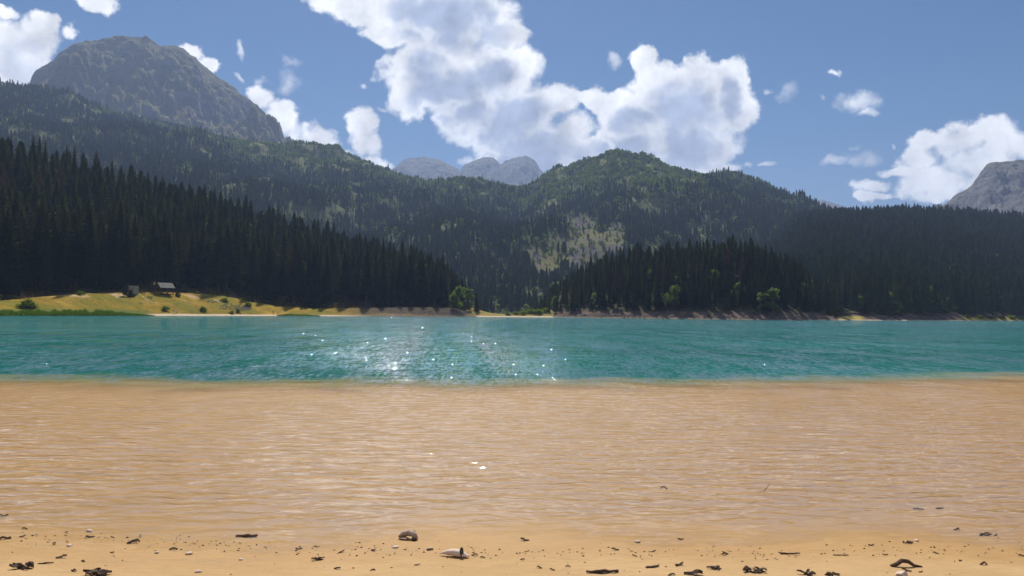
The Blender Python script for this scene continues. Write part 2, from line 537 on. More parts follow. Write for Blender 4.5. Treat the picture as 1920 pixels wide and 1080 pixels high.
# ------------------------------------------------------------------ lake surface
w_ang = np.arange(-50, 50.01, 0.15)
wr = [5.6]
while wr[-1] < 1400:
    wr.append(wr[-1] + 0.0165 * (wr[-1] / 6) ** 1.62)
wr = np.array(wr)
dr = np.gradient(wr)
A, Rr = np.meshgrid(np.radians(w_ang), wr, indexing='ij')
DR = np.broadcast_to(dr, A.shape)
wx, wy = Rr * np.sin(A), Rr * np.cos(A)
depth = np.maximum(0, -ground_z(wx, wy, 0.0))     # depth with the drop left at the edge, not carried outward
wz = np.zeros_like(wx)
wrng = np.random.default_rng(5)
dwx = wx + 0.35 * fbm(wx * 0.35, wy * 0.5, 3)
dwy = wy + 0.22 * fbm(wx * 0.8 + 40, wy * 1.1, 3)
for lam, slope, nwv, spread in ((0.2, 0.08, 8, 36), (0.34, 0.115, 9, 28), (0.55, 0.07, 7, 24), (1.1, 0.06, 5, 24), (2.4, 0.045, 4, 26), (5.5, 0.03, 3, 26)):
    for i in range(nwv):
        l = lam * wrng.uniform(0.75, 1.3)
        th = RAD(wrng.normal(4, spread))
        kx, ky = math.sin(th) * 2 * math.pi / l, math.cos(th) * 2 * math.pi / l
        amp = slope * l / (2 * math.pi) / math.sqrt(nwv) * 1.4
        env = 0.55 + 0.9 * fbm(wx * 0.45 / lam + 7 * i, wy * 0.45 / lam + 3 * lam * 10, 2)
        fade = np.clip((l / DR - 2.2) / 2.5, 0, 1)
        ph = kx * dwx + ky * dwy + wrng.uniform(0, 6.28)
        if lam > 0.8:
            fade = fade * np.clip(depth / 1.2, 0.12, 1.0)
        wz += amp * np.clip(env, 0, 2) * fade * (np.sin(ph) + 0.3 * np.sin(2 * ph + 1.57))
shoal = np.clip(depth / 0.06, 0.2, 1.0)
wz *= shoal
w_me = mesh_np('lake', np.stack([wx, wy, wz], -1), grid_quads(len(w_ang), len(wr))[:, ::-1])
set_attr(w_me, 'depth', depth)
set_attr(w_me, 'lip', np.clip(wy - edge_y(wx) + 1.3 * fbm(wx * 0.5, wy * 0.5, 4), -20, 20))     # distance past the lip of the shelf

m, t, out = new_mat('lake_water')
tc = t.n('ShaderNodeTexCoord').outputs['Object']
dep = t.n('ShaderNodeAttribute', attribute_name='depth').outputs['Fac']
fetch = t.n('ShaderNodeSeparateXYZ', {0: tc}).outputs[1]        # waves grow with the distance from the sheltered beach
lip = t.n('ShaderNodeAttribute', attribute_name='lip').outputs['Fac']
far = t.smooth(fetch, 7.0, 26.0)
wv = t.vmath('MULTIPLY', tc, (0.42, 1.0, 1.0))
h1 = t.noise(wv, 4.4, 2.0, 0.5, 0.3)
h2 = t.noise(wv, 1.6, 3.0, 0.55, 0.4)
gust = t.smooth(t.noise(t.vmath('MULTIPLY', tc, (0.25, 1.0, 1.0)), 0.06, 4.0, 0.6), 0.3, 0.75)
calm = t.math('ADD', 0.35, t.math('MULTIPLY', t.smooth(dep, 0.0, 0.06), 0.65))
near = t.math('SUBTRACT', 1.0, far)
b1 = t.bump(h1, t.math('MULTIPLY', calm, t.math('ADD', 0.15, t.math('MULTIPLY', near, 0.5))), 0.095)
b2 = t.bump(h2, t.math('MULTIPLY', far, t.math('ADD', 0.2, t.math('MULTIPLY', gust, 0.3))), 0.14, b1)
# trains of steeper wavelets: faces leaning towards or away along the wind
tr1 = t.noise(t.vmath('MULTIPLY', tc, (8.0, 1.3, 1.0)), 1.0, 4.0, 0.9, 0.3, col=True)
tr2 = t.noise(t.vmath('MULTIPLY', tc, (0.4, 0.07, 1.0)), 1.0, 5.0, 0.8, 0.3)
lean = t.vmath('MULTIPLY', t.vmath('SUBTRACT', tr1, (0.5, 0.5, 0.5)), (2.2, 2.4, 0.0))
lean = t.vmath('ADD', lean, t.n('ShaderNodeCombineXYZ', {0: 0.0, 1: t.math('MULTIPLY', t.math('SUBTRACT', tr2, 0.53), 1.3), 2: 0.0}).outputs[0])
leanf = t.math('MULTIPLY', far, t.math('ADD', 0.2, t.math('MULTIPLY', t.smooth(lip, -2.0, 1.5), 0.8)))
lean = t.vmath('MULTIPLY', lean, t.n('ShaderNodeCombineXYZ', {0: leanf, 1: leanf, 2: leanf}).outputs[0])
nrm = t.vmath('NORMALIZE', t.vmath('ADD', b2, lean))
fres = t.n('ShaderNodeFresnel', {'IOR': 1.33, 'Normal': nrm}).outputs[0]
fres = t.math('MULTIPLY', t.math('MULTIPLY', t.math('MINIMUM', fres, 0.8), t.math('ADD', t.math('ADD', 0.31, t.math('MULTIPLY', t.smooth(lip, -2.0, 1.0), 0.07)), t.math('MULTIPLY', t.smooth(fetch, 50.0, 260.0), 0.16))), t.smooth(dep, -0.01, 0.03))
cover = t.smooth(lip, -3.4, 1.3)
var = t.noise(t.vmath('MULTIPLY', tc, (0.3, 1.0, 1.0)), 0.05, 4.0, 0.6)
bodyc = t.mix(t.smooth(lip, -2.2, 1.8), (0.46, 0.41, 0.19), t.mix(t.smooth(var, 0.35, 0.7), (0.01, 0.105, 0.09), (0.018, 0.155, 0.136)))
body = t.n('ShaderNodeBsdfDiffuse', {'Color': bodyc, 'Normal': nrm})
clear = t.n('ShaderNodeBsdfTransparent', {'Color': (0.97, 0.96, 0.92, 1)})
under = t.n('ShaderNodeMixShader', {0: cover, 1: clear.outputs[0], 2: body.outputs[0]})
gl = t.n('ShaderNodeBsdfGlossy', {'Color': (1, 1, 1, 1), 'Roughness': t.math('SUBTRACT', 0.05, t.math('MULTIPLY', t.smooth(lip, -3.0, 0.0), 0.025)), 'Normal': nrm})
mx = t.n('ShaderNodeMixShader', {0: fres, 1: under.outputs[0], 2: gl.outputs[0]})
t.link(mx.outputs[0], out.inputs[0])
M_WATER = m
obj('lake', w_me, M_WATER, kind='structure', label='rippled turquoise lake with a clear sandy shallow', cat='lake')

# ------------------------------------------------------------------ hills as sheets between shore and crest
class Sheet:
    def __init__(self, az, r, z):
        self.az, self.r, self.z = az, r, z      # az (n,), r (n,k), z (n,k)

    def height(self, a, r):
        a = np.asarray(a, float); r = np.asarray(r, float)
        f = np.clip((a - self.az[0]) / (self.az[-1] - self.az[0]) * (len(self.az) - 1), 0, len(self.az) - 1.001)
        i = f.astype(int); w = f - i
        def col(ii):
            R, Z = self.r[ii], self.z[ii]
            k = np.clip((R < r[..., None]).sum(-1) - 1, 0, R.shape[-1] - 2)
            r0 = np.take_along_axis(R, k[..., None], -1)[..., 0]; r1 = np.take_along_axis(R, k[..., None] + 1, -1)[..., 0]
            z0 = np.take_along_axis(Z, k[..., None], -1)[..., 0]; z1 = np.take_along_axis(Z, k[..., None] + 1, -1)[..., 0]
            return z0 + (z1 - z0) * np.clip((r - r0) / np.maximum(r1 - r0, 1e-6), 0, 1)
        return col(i) * (1 - w) + col(i + 1) * w

    def at(self, px, r):
        a = az_of(px)
        return Vector((r * math.sin(a), r * math.cos(a), float(self.height(np.array([a]), np.array([r]))[0])))

    def hit(self, px, py, r0=200.0, r1=900.0):
        a, e = pix_ae(px, py)
        rs = np.arange(r0, r1, 0.5)
        g = self.height(np.full_like(rs, a), rs)
        below = (EYE + rs * math.tan(e)) <= g
        k = int(np.argmax(below)) if below.any() else len(rs) - 1
        return Vector((rs[k] * math.sin(a), rs[k] * math.cos(a), float(g[k])))


def sheet(name, pxs, ctrl, naz, nrow, relief=None, mat=None, tint=None, label='', cat='hill', px_range=None):
    """ctrl(px) gives the profile [(r, z), ...] at the given pxs; they are joined in azimuth and along r"""
    prof = np.array([ctrl[i] for i in range(len(pxs))], dtype=float)      # (n, c, 2)
    keys = np.array([az_of(p) for p in pxs])
    az = np.linspace(keys[0], keys[-1], naz)
    # smooth interpolation across azimuth
    P = np.zeros((naz, prof.shape[1], 2))
    for c in range(prof.shape[1]):
        for k in range(2):
            P[:, c, k] = np.interp(az, keys, prof[:, c, k])
    ker = max(1, naz // 160)
    if ker > 1:
        pad = np.pad(P, ((ker, ker), (0, 0), (0, 0)), mode='edge')
        P = sum(pad[i:i + naz] for i in range(2 * ker + 1)) / (2 * ker + 1)
    tk = np.linspace(0, 1, prof.shape[1])
    ts = np.linspace(0, 1, nrow)
    R = np.zeros((naz, nrow)); Z = np.zeros((naz, nrow))
    for i in range(naz):
        R[i] = np.interp(ts, tk, P[i, :, 0]); Z[i] = np.interp(ts, tk, P[i, :, 1])
    Xs, Ys = R * np.sin(az)[:, None], R * np.cos(az)[:, None]
    T = np.broadcast_to(ts, R.shape)
    if relief is not None:
        Z = Z + relief(Xs, Ys, T, Z)
    me = mesh_np(name, np.stack([Xs, Ys, Z], -1), grid_quads(naz, nrow)[:, ::-1])
    if tint is not None:
        c = tint(Xs, Ys, Z, T, R, az)
        set_attr(me, 'tint', np.concatenate([c, np.ones(c.shape[:-1] + (1,))], -1), 'FLOAT_COLOR')
    o = obj(name, me, mat, kind='structure', label=label, cat=cat)
    s = Sheet(az, R, Z)
    s.obj = o
    return s


def lerp3(a, b, f):
    return np.asarray(a) + (np.asarray(b) - np.asarray(a)) * f[..., None]


M_COVER = cover_mat('land_cover', 0.2, 0.75, 0.9, 0.5)
M_COVER_FAR = cover_mat('slope_cover', 0.02, 0.45, 0.7, 4.0)

# --- meadow and wooded hill behind it
L_PX = [-420, -250, 0, 60, 150, 220, 300, 400, 440, 470, 520, 600, 700, 800, 850, 872, 886, 905]
L_R0 = np.interp(L_PX, [-420, 0, 250, 500, 700, 880, 905], [230, 290, 327, 377, 396, 430, 432])
L_MY = np.interp(L_PX, [-420, 0, 60, 100, 160, 230, 300, 390, 440, 470, 520, 600, 700, 800, 850, 886, 905], [556, 563, 558, 556, 549, 549, 548, 550, 559, 566, 575, 579, 577, 576, 578, 588, 600])
L_TY = np.interp(L_PX, [-420, -250, 0, 100, 200, 300, 400, 500, 600, 700, 760, 820, 860, 880, 905], [120, 180, 250, 276, 303, 330, 357, 388, 420, 448, 468, 498, 520, 552, 640])
L_H = np.interp(L_PX, [-420, 0, 400, 700, 860, 905], [27, 26, 24, 22, 18, 14])
L_C = []
for p, r0, my, ty, h in zip(L_PX, L_R0, L_MY, L_TY, L_H):
    dm = float(np.interp(p, [0, 300, 400, 520, 905], [46, 42, 44, 32, 22]))
    rm = r0 + dm
    zm = EYE + rm * tan_el(p, my)
    rc = r0 + float(np.interp(p, [0, 500, 760, 905], [235, 190, 130, 70]))
    zc = max(EYE + rc * tan_el(p, ty) - h, zm + 1.0 if p < 880 else -6)
    zmid = zm + (zc - zm) * 0.42
    L_C.append([(r0 - 14, -5), (r0 - 0.5, -0.12), (r0 + 5, 0.35 if p < 890 else -1), (r0 + dm * 0.5, zm * 0.55), (rm - 5, zm * 0.97), (rm, zm), (rm + 14, zm + 0.2), (rm + (rc - rm) * 0.5, zmid), (rc, zc), (rc + 60, zc - 8), (rc + 220, min(zc - 40, -6))])


def left_relief(x, y, t, z):
    return 0.35 * fbm(x * 0.08, y * 0.08, 4) * sstep(t, 0.14, 0.3) + 2.0 * fbm(x * 0.02, y * 0.02, 4) * sstep(t, 0.6, 0.75)


def left_tint(x, y, z, t, r, az):
    px = np.interp(az, [az_of(p) for p in range(-500, 1000, 20)], list(range(-500, 1000, 20)))[:, None] + 0 * z
    n = fbm(x * 0.12, y * 0.12, 5)
    n2 = fbm(x * 0.035 + 9, y * 0.035, 4)
    dry, gold, green = (0.25, 0.17, 0.012), (0.37, 0.235, 0.03), (0.14, 0.14, 0.008)
    c = lerp3(dry, gold, sstep(n, -0.1, 0.3))
    c = lerp3(c, np.broadcast_to(green, c.shape), sstep(n2 + 0.4 * n, -0.05, 0.3) * 0.75)
    c = lerp3(c, np.broadcast_to((0.46, 0.33, 0.19), c.shape), sstep(n, 0.22, 0.35) * sstep(z, 5, 8))            # worn bare earth on the crown
    c = lerp3(c, np.broadcast_to((0.62, 0.48, 0.34), c.shape), (1 - sstep(z, 0.45, 0.7)) * sstep(px, 250, 290))  # pale sand at the water
    c = lerp3(c, np.broadcast_to((0.1, 0.14, 0.02), c.shape), (1 - sstep(z, 1.6, 2.4)) * (1 - sstep(px, 250, 300)))
    bank = sstep(px, 600, 720)  # brown bank soil, painted darker to stand in for the wood's shade
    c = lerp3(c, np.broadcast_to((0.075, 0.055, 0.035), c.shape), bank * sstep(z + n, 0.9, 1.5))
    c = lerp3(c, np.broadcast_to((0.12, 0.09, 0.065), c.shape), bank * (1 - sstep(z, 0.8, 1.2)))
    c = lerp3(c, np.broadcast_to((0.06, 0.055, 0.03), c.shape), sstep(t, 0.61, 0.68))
    return c


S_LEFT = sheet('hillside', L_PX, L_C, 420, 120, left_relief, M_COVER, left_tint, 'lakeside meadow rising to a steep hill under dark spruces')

# --- low grassy spit closing the bay in the gap
G_PX = [840, 865, 885, 905, 930, 960, 985, 1005, 1030, 1060, 1085]
G_MY = [592, 584, 577, 583, 588.5, 590.5, 587, 583, 581, 582, 586]
G_C = []
for p, my in zip(G_PX, G_MY):
    r0 = float(np.interp(p, [840, 950, 1085], [445, 457, 476]))
    zm = EYE + (r0 + 22) * tan_el(p, my)
    G_C.append([(r0 - 10, -4), (r0, 0.02), (r0 + 4, 0.3), (r0 + 22, zm), (r0 + 40, zm * 0.9), (r0 + 80, 0.8), (r0 + 240, 0.6)])


def spit_tint(x, y, z, t, r, az):
    n = fbm(x * 0.15, y * 0.15, 4)
    c = lerp3((0.3, 0.21, 0.05), (0.22, 0.2, 0.05), sstep(n, -0.2, 0.3))
    return lerp3(c, np.broadcast_to((0.6, 0.47, 0.33), c.shape), 1 - sstep(z, 0.3, 0.6))


S_SPIT = sheet('grassy_spit', G_PX, G_C, 90, 40, lambda x, y, t, z: 0.2 * fbm(x * 0.1, y * 0.1, 3) * sstep(t, 0.3, 0.5), M_COVER, spit_tint, 'low spit of yellow grass between the two wooded shores', 'shore')

# --- wooded headland
H_PX = [980, 1000, 1040, 1080, 1120, 1180, 1250, 1350, 1430, 1500, 1540, 1562, 1585]
H_R0 = [484, 480, 470, 452, 432, 412, 400, 393, 392, 410, 430, 443, 447]
H_TY = [600, 562, 518, 498, 483, 465, 456, 450, 458, 490, 524, 562, 610]
H_C = []
for p, r0, ty in zip(H_PX, H_R0, H_TY):
    rc = r0 + 75
    h = 13.0
    zc = EYE + rc * tan_el(p, ty) - h
    zb = float(np.interp(p, [980, 1000, 1080, 1250, 1500, 1562, 1585], [-3, 0.6, 3.0, 3.6, 3.4, 1.8, -3]))
    zc = max(zc, zb + 0.5) if 990 < p < 1570 else -4
    H_C.append([(r0 - 10, -5), (r0 - 0.5, -0.1), (r0 + 3, zb * 0.35), (r0 + 9, zb), (r0 + 18, zb + (zc - zb) * 0.12), (r0 + 45, zb + (zc - zb) * 0.62), (rc, zc), (rc + 40, zc - 5), (rc + 120, min(zc - 25, -5))])


def bank_tint(x, y, z, t, r, az):
    n = fbm(x * 0.16, y * 0.16, 5)
    c = lerp3((0.09, 0.065, 0.048), (0.18, 0.13, 0.1), sstep(n, -0.25, 0.4))
    c = lerp3(c, np.broadcast_to((0.2, 0.16, 0.13), c.shape), 1 - sstep(z, 0.4, 0.8))
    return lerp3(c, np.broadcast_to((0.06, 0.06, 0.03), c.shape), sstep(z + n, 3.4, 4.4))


def bank_relief(x, y, t, z):
    return (1.1 * fbm(x * 0.07, y * 0.07, 5) + 0.5 * ridged(x * 0.16, y * 0.16, 3)) * sstep(t, 0.14, 0.3)


S_HEAD = sheet('headland', H_PX, H_C, 260, 90, bank_relief, M_COVER, bank_tint, 'wooded headland with a bare brown bank across the lake')

# --- long forested slope
R_PX = [1370, 1420, 1460, 1500, 1560, 1640, 1700, 1800, 1920, 2100, 2300, 2550]
R_R0 = [560, 540, 520, 500, 462, 476, 494, 560, 655, 760, 820, 820]
R_TY = [540, 470, 425, 393, 389, 386, 383, 386, 397, 385, 365, 350]
R_C = []
for p, r0, ty in zip(R_PX, R_R0, R_TY):
    rc = r0 + 780
    zc = EYE + rc * tan_el(p, ty) - 21
    R_C.append([(r0 - 12, -5), (r0 - 0.5, -0.1), (r0 + 6, 0.9), (r0 + 16, 2.6), (r0 + 60, 2.6 + zc * 0.04), (r0 + 260, zc * 0.3), (r0 + 520, zc * 0.66), (rc, zc), (rc + 150, zc - 20), (rc + 600, zc - 160)])


def right_tint(x, y, z, t, r, az):
    n = fbm(x * 0.1, y * 0.1, 5)
    px = np.interp(az, [az_of(p) for p in range(1300, 2620, 20)], list(range(1300, 2620, 20)))[:, None] + 0 * z
    c = lerp3((0.09, 0.07, 0.052), (0.17, 0.125, 0.1), sstep(n, -0.25, 0.4))
    grass = np.maximum(sstep(px, 1570, 1580) * (1 - sstep(px, 1610, 1625)), sstep(px, 1780, 1830))
    c = lerp3(c, np.broadcast_to((0.4, 0.33, 0.07), c.shape), grass * sstep(z, 0.3, 0.5) * (1 - sstep(z, 1.8, 2.4)))
    c = lerp3(c, np.broadcast_to((0.5, 0.4, 0.3), c.shape), (1 - sstep(z, 0.25, 0.4)))
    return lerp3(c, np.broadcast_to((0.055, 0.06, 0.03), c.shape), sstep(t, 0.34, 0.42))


S_RIGHT = sheet('forested_slope', R_PX, R_C, 260, 110, lambda x, y, t, z: (10 * fbm(x * 0.006, y * 0.006, 4)) * sstep(t, 0.45, 0.6) * (1 - 0.8 * sstep(t, 0.68, 0.78)) + 0.4 * fbm(x * 0.1, y * 0.1, 4) * sstep(t, 0.2, 0.3), M_COVER, right_tint, 'long dark forested slope above a brown shore')

# --- big mountainside behind, green broadleaf heights over a conifer belt
A_PX = [-520, -250, -100, 0, 60, 120, 200, 300, 380, 450, 530, 580, 640, 690, 740, 800, 850, 910, 960, 1000, 1030, 1070, 1110, 1150, 1200, 1240, 1290, 1350, 1390, 1430, 1480, 1530, 1600, 1800]
A_TY = [90, 118, 142, 163, 176, 190, 212, 228, 240, 256, 270, 280, 293, 308, 326, 334, 338, 346, 352, 347, 330, 322, 306, 299, 303, 308, 314, 320, 330, 350, 382, 400, 420, 440]
A_R = [2500, 2500, 2500, 2500, 2480, 2450, 2420, 2400, 2380, 2350, 2350, 2320, 2280, 2260, 2250, 2260, 2280, 2280, 2260, 2200, 2120, 2060, 2000, 1960, 1950, 1950, 1940, 1930, 1920, 1900, 1880, 1850, 1850, 1850]
A_C = []
for p, ty, rc in zip(A_PX, A_TY, A_R):
    zc = EYE + rc * tan_el(p, ty + 10 + float(np.interp(p, [1000, 1080, 1290, 1400], [0, 7, 7, 0])))
    rb = 640.0
    k = lambda f: rb + (rc - rb) * f
    A_C.append([(rb, -6), (rb + 60, 4), (k(0.25), zc * 0.17), (k(0.5), zc * 0.43), (k(0.75), zc * 0.72), (k(0.9), zc * 0.91), (rc, zc), (rc + 120, zc - 12), (rc + 700, zc - 220)])


def a_relief(x, y, t, z):
    e = sstep(t, 0.12, 0.3) * (1 - sstep(t, 0.62, 0.74) * 0.93)
    return e * (55 * ridged(x * 0.0016 + 3.1, y * 0.0011, 4) + 26 * fbm(x * 0.006, y * 0.006, 4)) + 4 * fbm(x * 0.012, y * 0.012, 3) * sstep(t, 0.6, 0.7)


CLEAR = [(1010, 490, 22, 24), (1050, 455, 28, 20), (1095, 430, 34, 30), (1110, 460, 52, 30), (1155, 440, 22, 26), (1075, 490, 50, 20), (1025, 515, 34, 20), (1150, 468, 40, 18)]


def clearing(px, py):
    m = np.zeros_like(px)
    for (cx, cy, rx, ry) in CLEAR:
        m = np.maximum(m, 1 - np.hypot((px - cx) / rx, (py - cy) / ry))
    return m


def a_tint(x, y, z, t, r, az):
    px, py = project(x, y, z)
    n = fbm(x * 0.01, y * 0.01, 5)
    n2 = fbm(x * 0.03 + 5, y * 0.03, 5)
    c = lerp3((0.05, 0.065, 0.03), (0.12, 0.13, 0.05), sstep(n, -0.2, 0.35))
    top = sstep(z, 230, 330)
    c = lerp3(c, np.broadcast_to((0.14, 0.15, 0.05), c.shape), top * 0.8)
    cl = sstep(clearing(px, py) + 0.5 * n2, 0.02, 0.25)
    scree = lerp3((0.105, 0.093, 0.088), (0.125, 0.125, 0.038), sstep(n2, -0.15, 0.05))
    c = c + (scree - c) * cl[..., None]
    bare = np.exp(-(((px - 1090) / 22) ** 2 + ((py - 325) / 9) ** 2))
    return lerp3(c, np.broadcast_to((0.36, 0.29, 0.2), c.shape), np.clip(bare * 1.3 * sstep(n2, -0.2, 0.2), 0, 1))


S_MID = sheet('mountainside', A_PX, A_C, 620, 170, a_relief, M_COVER_FAR, a_tint, 'broad forested mountainside with a stony clearing', 'mountain')

# --- bare rock mountains
M_ROCK = rock_mat('limestone', (0.055, 0.053, 0.057), (0.26, 0.24, 0.225), (0.165, 0.15, 0.05), 0.004, 0.012, 1.0)
M_ROCK2 = rock_mat('limestone_far', (0.09, 0.087, 0.09), (0.21, 0.2, 0.19), (0.17, 0.16, 0.08), 0.003, 0.008, 0.25)


def rock_mountain(pts, rc, rb, amp, freq, naz, nrow, mat, label, base_y=420):
    px = [p for p, _ in pts]
    cs = []
    for p, y in pts:
        zc = EYE + rc * tan_el(p, y)
        zb = EYE + rb * tan_el(p, base_y)
        d = lambda f: rb + (rc - rb) * f
        cs.append([(rb, min(zb, zc * 0.5)), (d(0.3), zb + (zc - zb) * 0.2), (d(0.6), zb + (zc - zb) * 0.5), (d(0.85), zb + (zc - zb) * 0.82), (rc, zc), (rc + (rc - rb) * 0.25, zc - (zc - zb) * 0.12), (rc + (rc - rb), zc - (zc - zb) * 0.6)])
    def rel(x, y, t, z):
        e = sstep(t, 0.0, 0.15) * (1 - 0.97 * sstep(t, 0.36, 0.62))
        w = 60 * fbm(x * freq * 0.6, y * freq * 0.6, 3)
        big = ridged((x + w) * freq, (y + w) * freq * 0.35, 6, 0.55)
        big = np.where(big > 0, big * (1 - 0.97 * sstep(t, 0.36, 0.62)), big * (1 - 0.9 * sstep(t, 0.58, 0.665))) * sstep(t, 0.0, 0.15)
        e = 1.0
        return amp * e * big + amp * 0.36 * fbm(x * freq * 5, y * freq * 5, 5, 0.62) * sstep(t, 0.0, 0.2) * (1 - 0.62 * sstep(t, 0.5, 0.64))
    return sheet('mountain', px, cs, naz, nrow, rel, mat, None, label, 'mountain')


rock_mountain([(-60, 240), (-10, 215), (28, 190), (36, 178), (42, 158), (50, 138), (64, 122), (86, 110), (96, 98), (108, 86), (128, 79), (148, 75), (158, 79), (170, 76), (182, 70), (205, 67), (240, 65), (250, 69), (262, 69), (275, 76), (289, 86), (296, 82), (312, 81), (330, 92), (350, 104), (370, 122), (392, 138), (420, 160), (446, 176), (470, 190), (490, 207), (500, 222), (512, 231), (520, 241), (524, 262), (540, 285), (600, 330)], 3500, 2550, 125, 0.0024, 560, 190, M_ROCK, 'tall bare grey limestone mountain with grassy ledges', 330)
rock_mountain([(690, 345), (705, 318), (714, 312), (722, 318), (736, 316), (744, 306), (757, 298), (775, 295), (790, 293), (806, 297), (822, 299), (838, 307), (850, 312), (860, 319), (868, 308), (884, 302), (900, 297), (915, 293), (925, 298), (936, 307), (944, 301), (953, 298), (970, 293), (985, 291), (995, 296), (1003, 304), (1010, 317), (1025, 330), (1050, 345)], 6200, 4700, 75, 0.003, 420, 110, M_ROCK2, 'distant row of pale rounded rock peaks', 380)
rock_mountain([(1460, 392), (1480, 381), (1500, 380), (1512, 382), (1525, 378), (1542, 374), (1556, 378), (1570, 382), (1590, 390), (1630, 400)], 6600, 5400, 45, 0.003, 160, 60, M_ROCK2, 'low distant rock crest above the forest edge', 410)
rock_mountain([(1710, 420), (1760, 392), (1778, 379), (1790, 370), (1805, 360), (1815, 352), (1828, 340), (1838, 326), (1848, 313), (1856, 306), (1870, 303), (1895, 301), (1920, 300), (1960, 303), (2020, 310), (2100, 330), (2200, 360)], 3400, 2700, 55, 0.0042, 360, 130, M_ROCK2, 'steep pale rock wall mountain rising past the forest ridge', 420)

# ------------------------------------------------------------------ tree shapes
def fronds_mesh(name, H, Rb, seed, levels=34, per=8, bare=0.06, lean=0.0):
    rg = random.Random(seed)
    V, Fc = [], []
    def tri(a, b, c):
        k = len(V); V.extend((a, b, c)); Fc.append((k, k + 1, k + 2))
    for li in range(levels):
        f = (li + rg.uniform(-0.3, 0.3)) / (levels - 1)
        f = min(max(f, 0.0), 1.0)
        z = H * (bare + (1 - bare) * f ** 0.92)
        prof = (1 - f) ** 0.66 * (0.72 + 0.28 * min(1, f * 6))
        L0 = Rb * prof * rg.uniform(0.82, 1.1) + 0.22
        n = max(4, int(per * (0.55 + 0.5 * (1 - f))))
        a0 = rg.uniform(0, 6.28)
        for k in range(n):
            a = a0 + 6.2832 * k / n + rg.uniform(-0.25, 0.25)
            L = L0 * rg.uniform(0.62, 1.18)
            droop = rg.uniform(0.28, 0.5) * (1.1 - 0.9 * f)
            o = Vector((math.cos(a), math.sin(a), 0)); s = Vector((-math.sin(a), math.cos(a), 0))
            def P(q):
                return o * (L * q) + Vector((0, 0, z + L * (0.12 * q - droop * q * q + 0.16 * q ** 4)))
            W0 = min(0.34 * L, 0.95)
            for q in (0.22, 0.42, 0.6, 0.78):
                w = W0 * (1.15 - q) * rg.uniform(0.8, 1.25)
                for sg in (-1, 1):
                    tri(P(q - 0.14), P(q + 0.1), P(q + 0.16) + s * sg * w - Vector((0, 0, w * rg.uniform(0.25, 0.7))))
            tri(P(0.7) + s * 0.1 * W0, P(0.7) - s * 0.1 * W0, P(1.0))
            if L > 0.8:
                for q in (0.4, 0.68):
                    tri(P(q - 0.1), P(q + 0.12), P(q) - Vector((0, 0, rg.uniform(0.35, 0.8) * min(1, L * 0.4))))
    # dense inner foliage round the stem
    ns, nr = 9, 14
    ring = []
    for i in range(nr):
        f = i / (nr - 1)
        z = H * (bare + 0.02 + (0.95 - bare) * f)
        for k in range(ns):
            a = 6.2832 * k / ns + 0.35 * (i % 2)
            r = (Rb * 0.5 * (1 - f) ** 0.85 + 0.05) * rg.uniform(0.7, 1.25)
            ring.append(Vector((r * math.cos(a), r * math.sin(a), z + rg.uniform(-0.3, 0.3))))
    k0 = len(V); V.extend(ring)
    for i in range(nr - 1):
        for k in range(ns):
            k2 = (k + 1) % ns
            a, b, c, d = (k0 + i * ns + k, k0 + i * ns + k2, k0 + (i + 1) * ns + k2, k0 + (i + 1) * ns + k)
            Fc.extend(((a, b, c), (a, c, d)))
    me = mesh_np(name, np.array([tuple(p) for p in V]), None, Fc, smooth=False)
    return me


def trunk_mesh(name, H, r0, seed, limbs=0, top=0.97):
    rg = random.Random(seed)
    mb = MB()
    pts = [(rg.uniform(-0.01, 0.01) * H * f, rg.uniform(-0.01, 0.01) * H * f, H * f - 0.4) for f in (0, 0.04, 0.25, 0.5, 0.75, top)]
    mb.tube(pts, [r0 * 1.35, r0, r0 * 0.82, r0 * 0.58, r0 * 0.32, 0.03], 8)
    for i in range(limbs):
        a = rg.uniform(0, 6.28); f = rg.uniform(0.28, 0.7)
        L = H * rg.uniform(0.16, 0.3)
        o = Vector((0, 0, H * f))
        d = Vector((math.cos(a), math.sin(a), rg.uniform(0.5, 1.0))).normalized()
        mb.tube([o, o + d * L * 0.5 + Vector((0, 0, 0.04 * L)), o + d * L], [r0 * 0.4, r0 * 0.25, 0.02], 5)
    return mb.mesh(name, True)


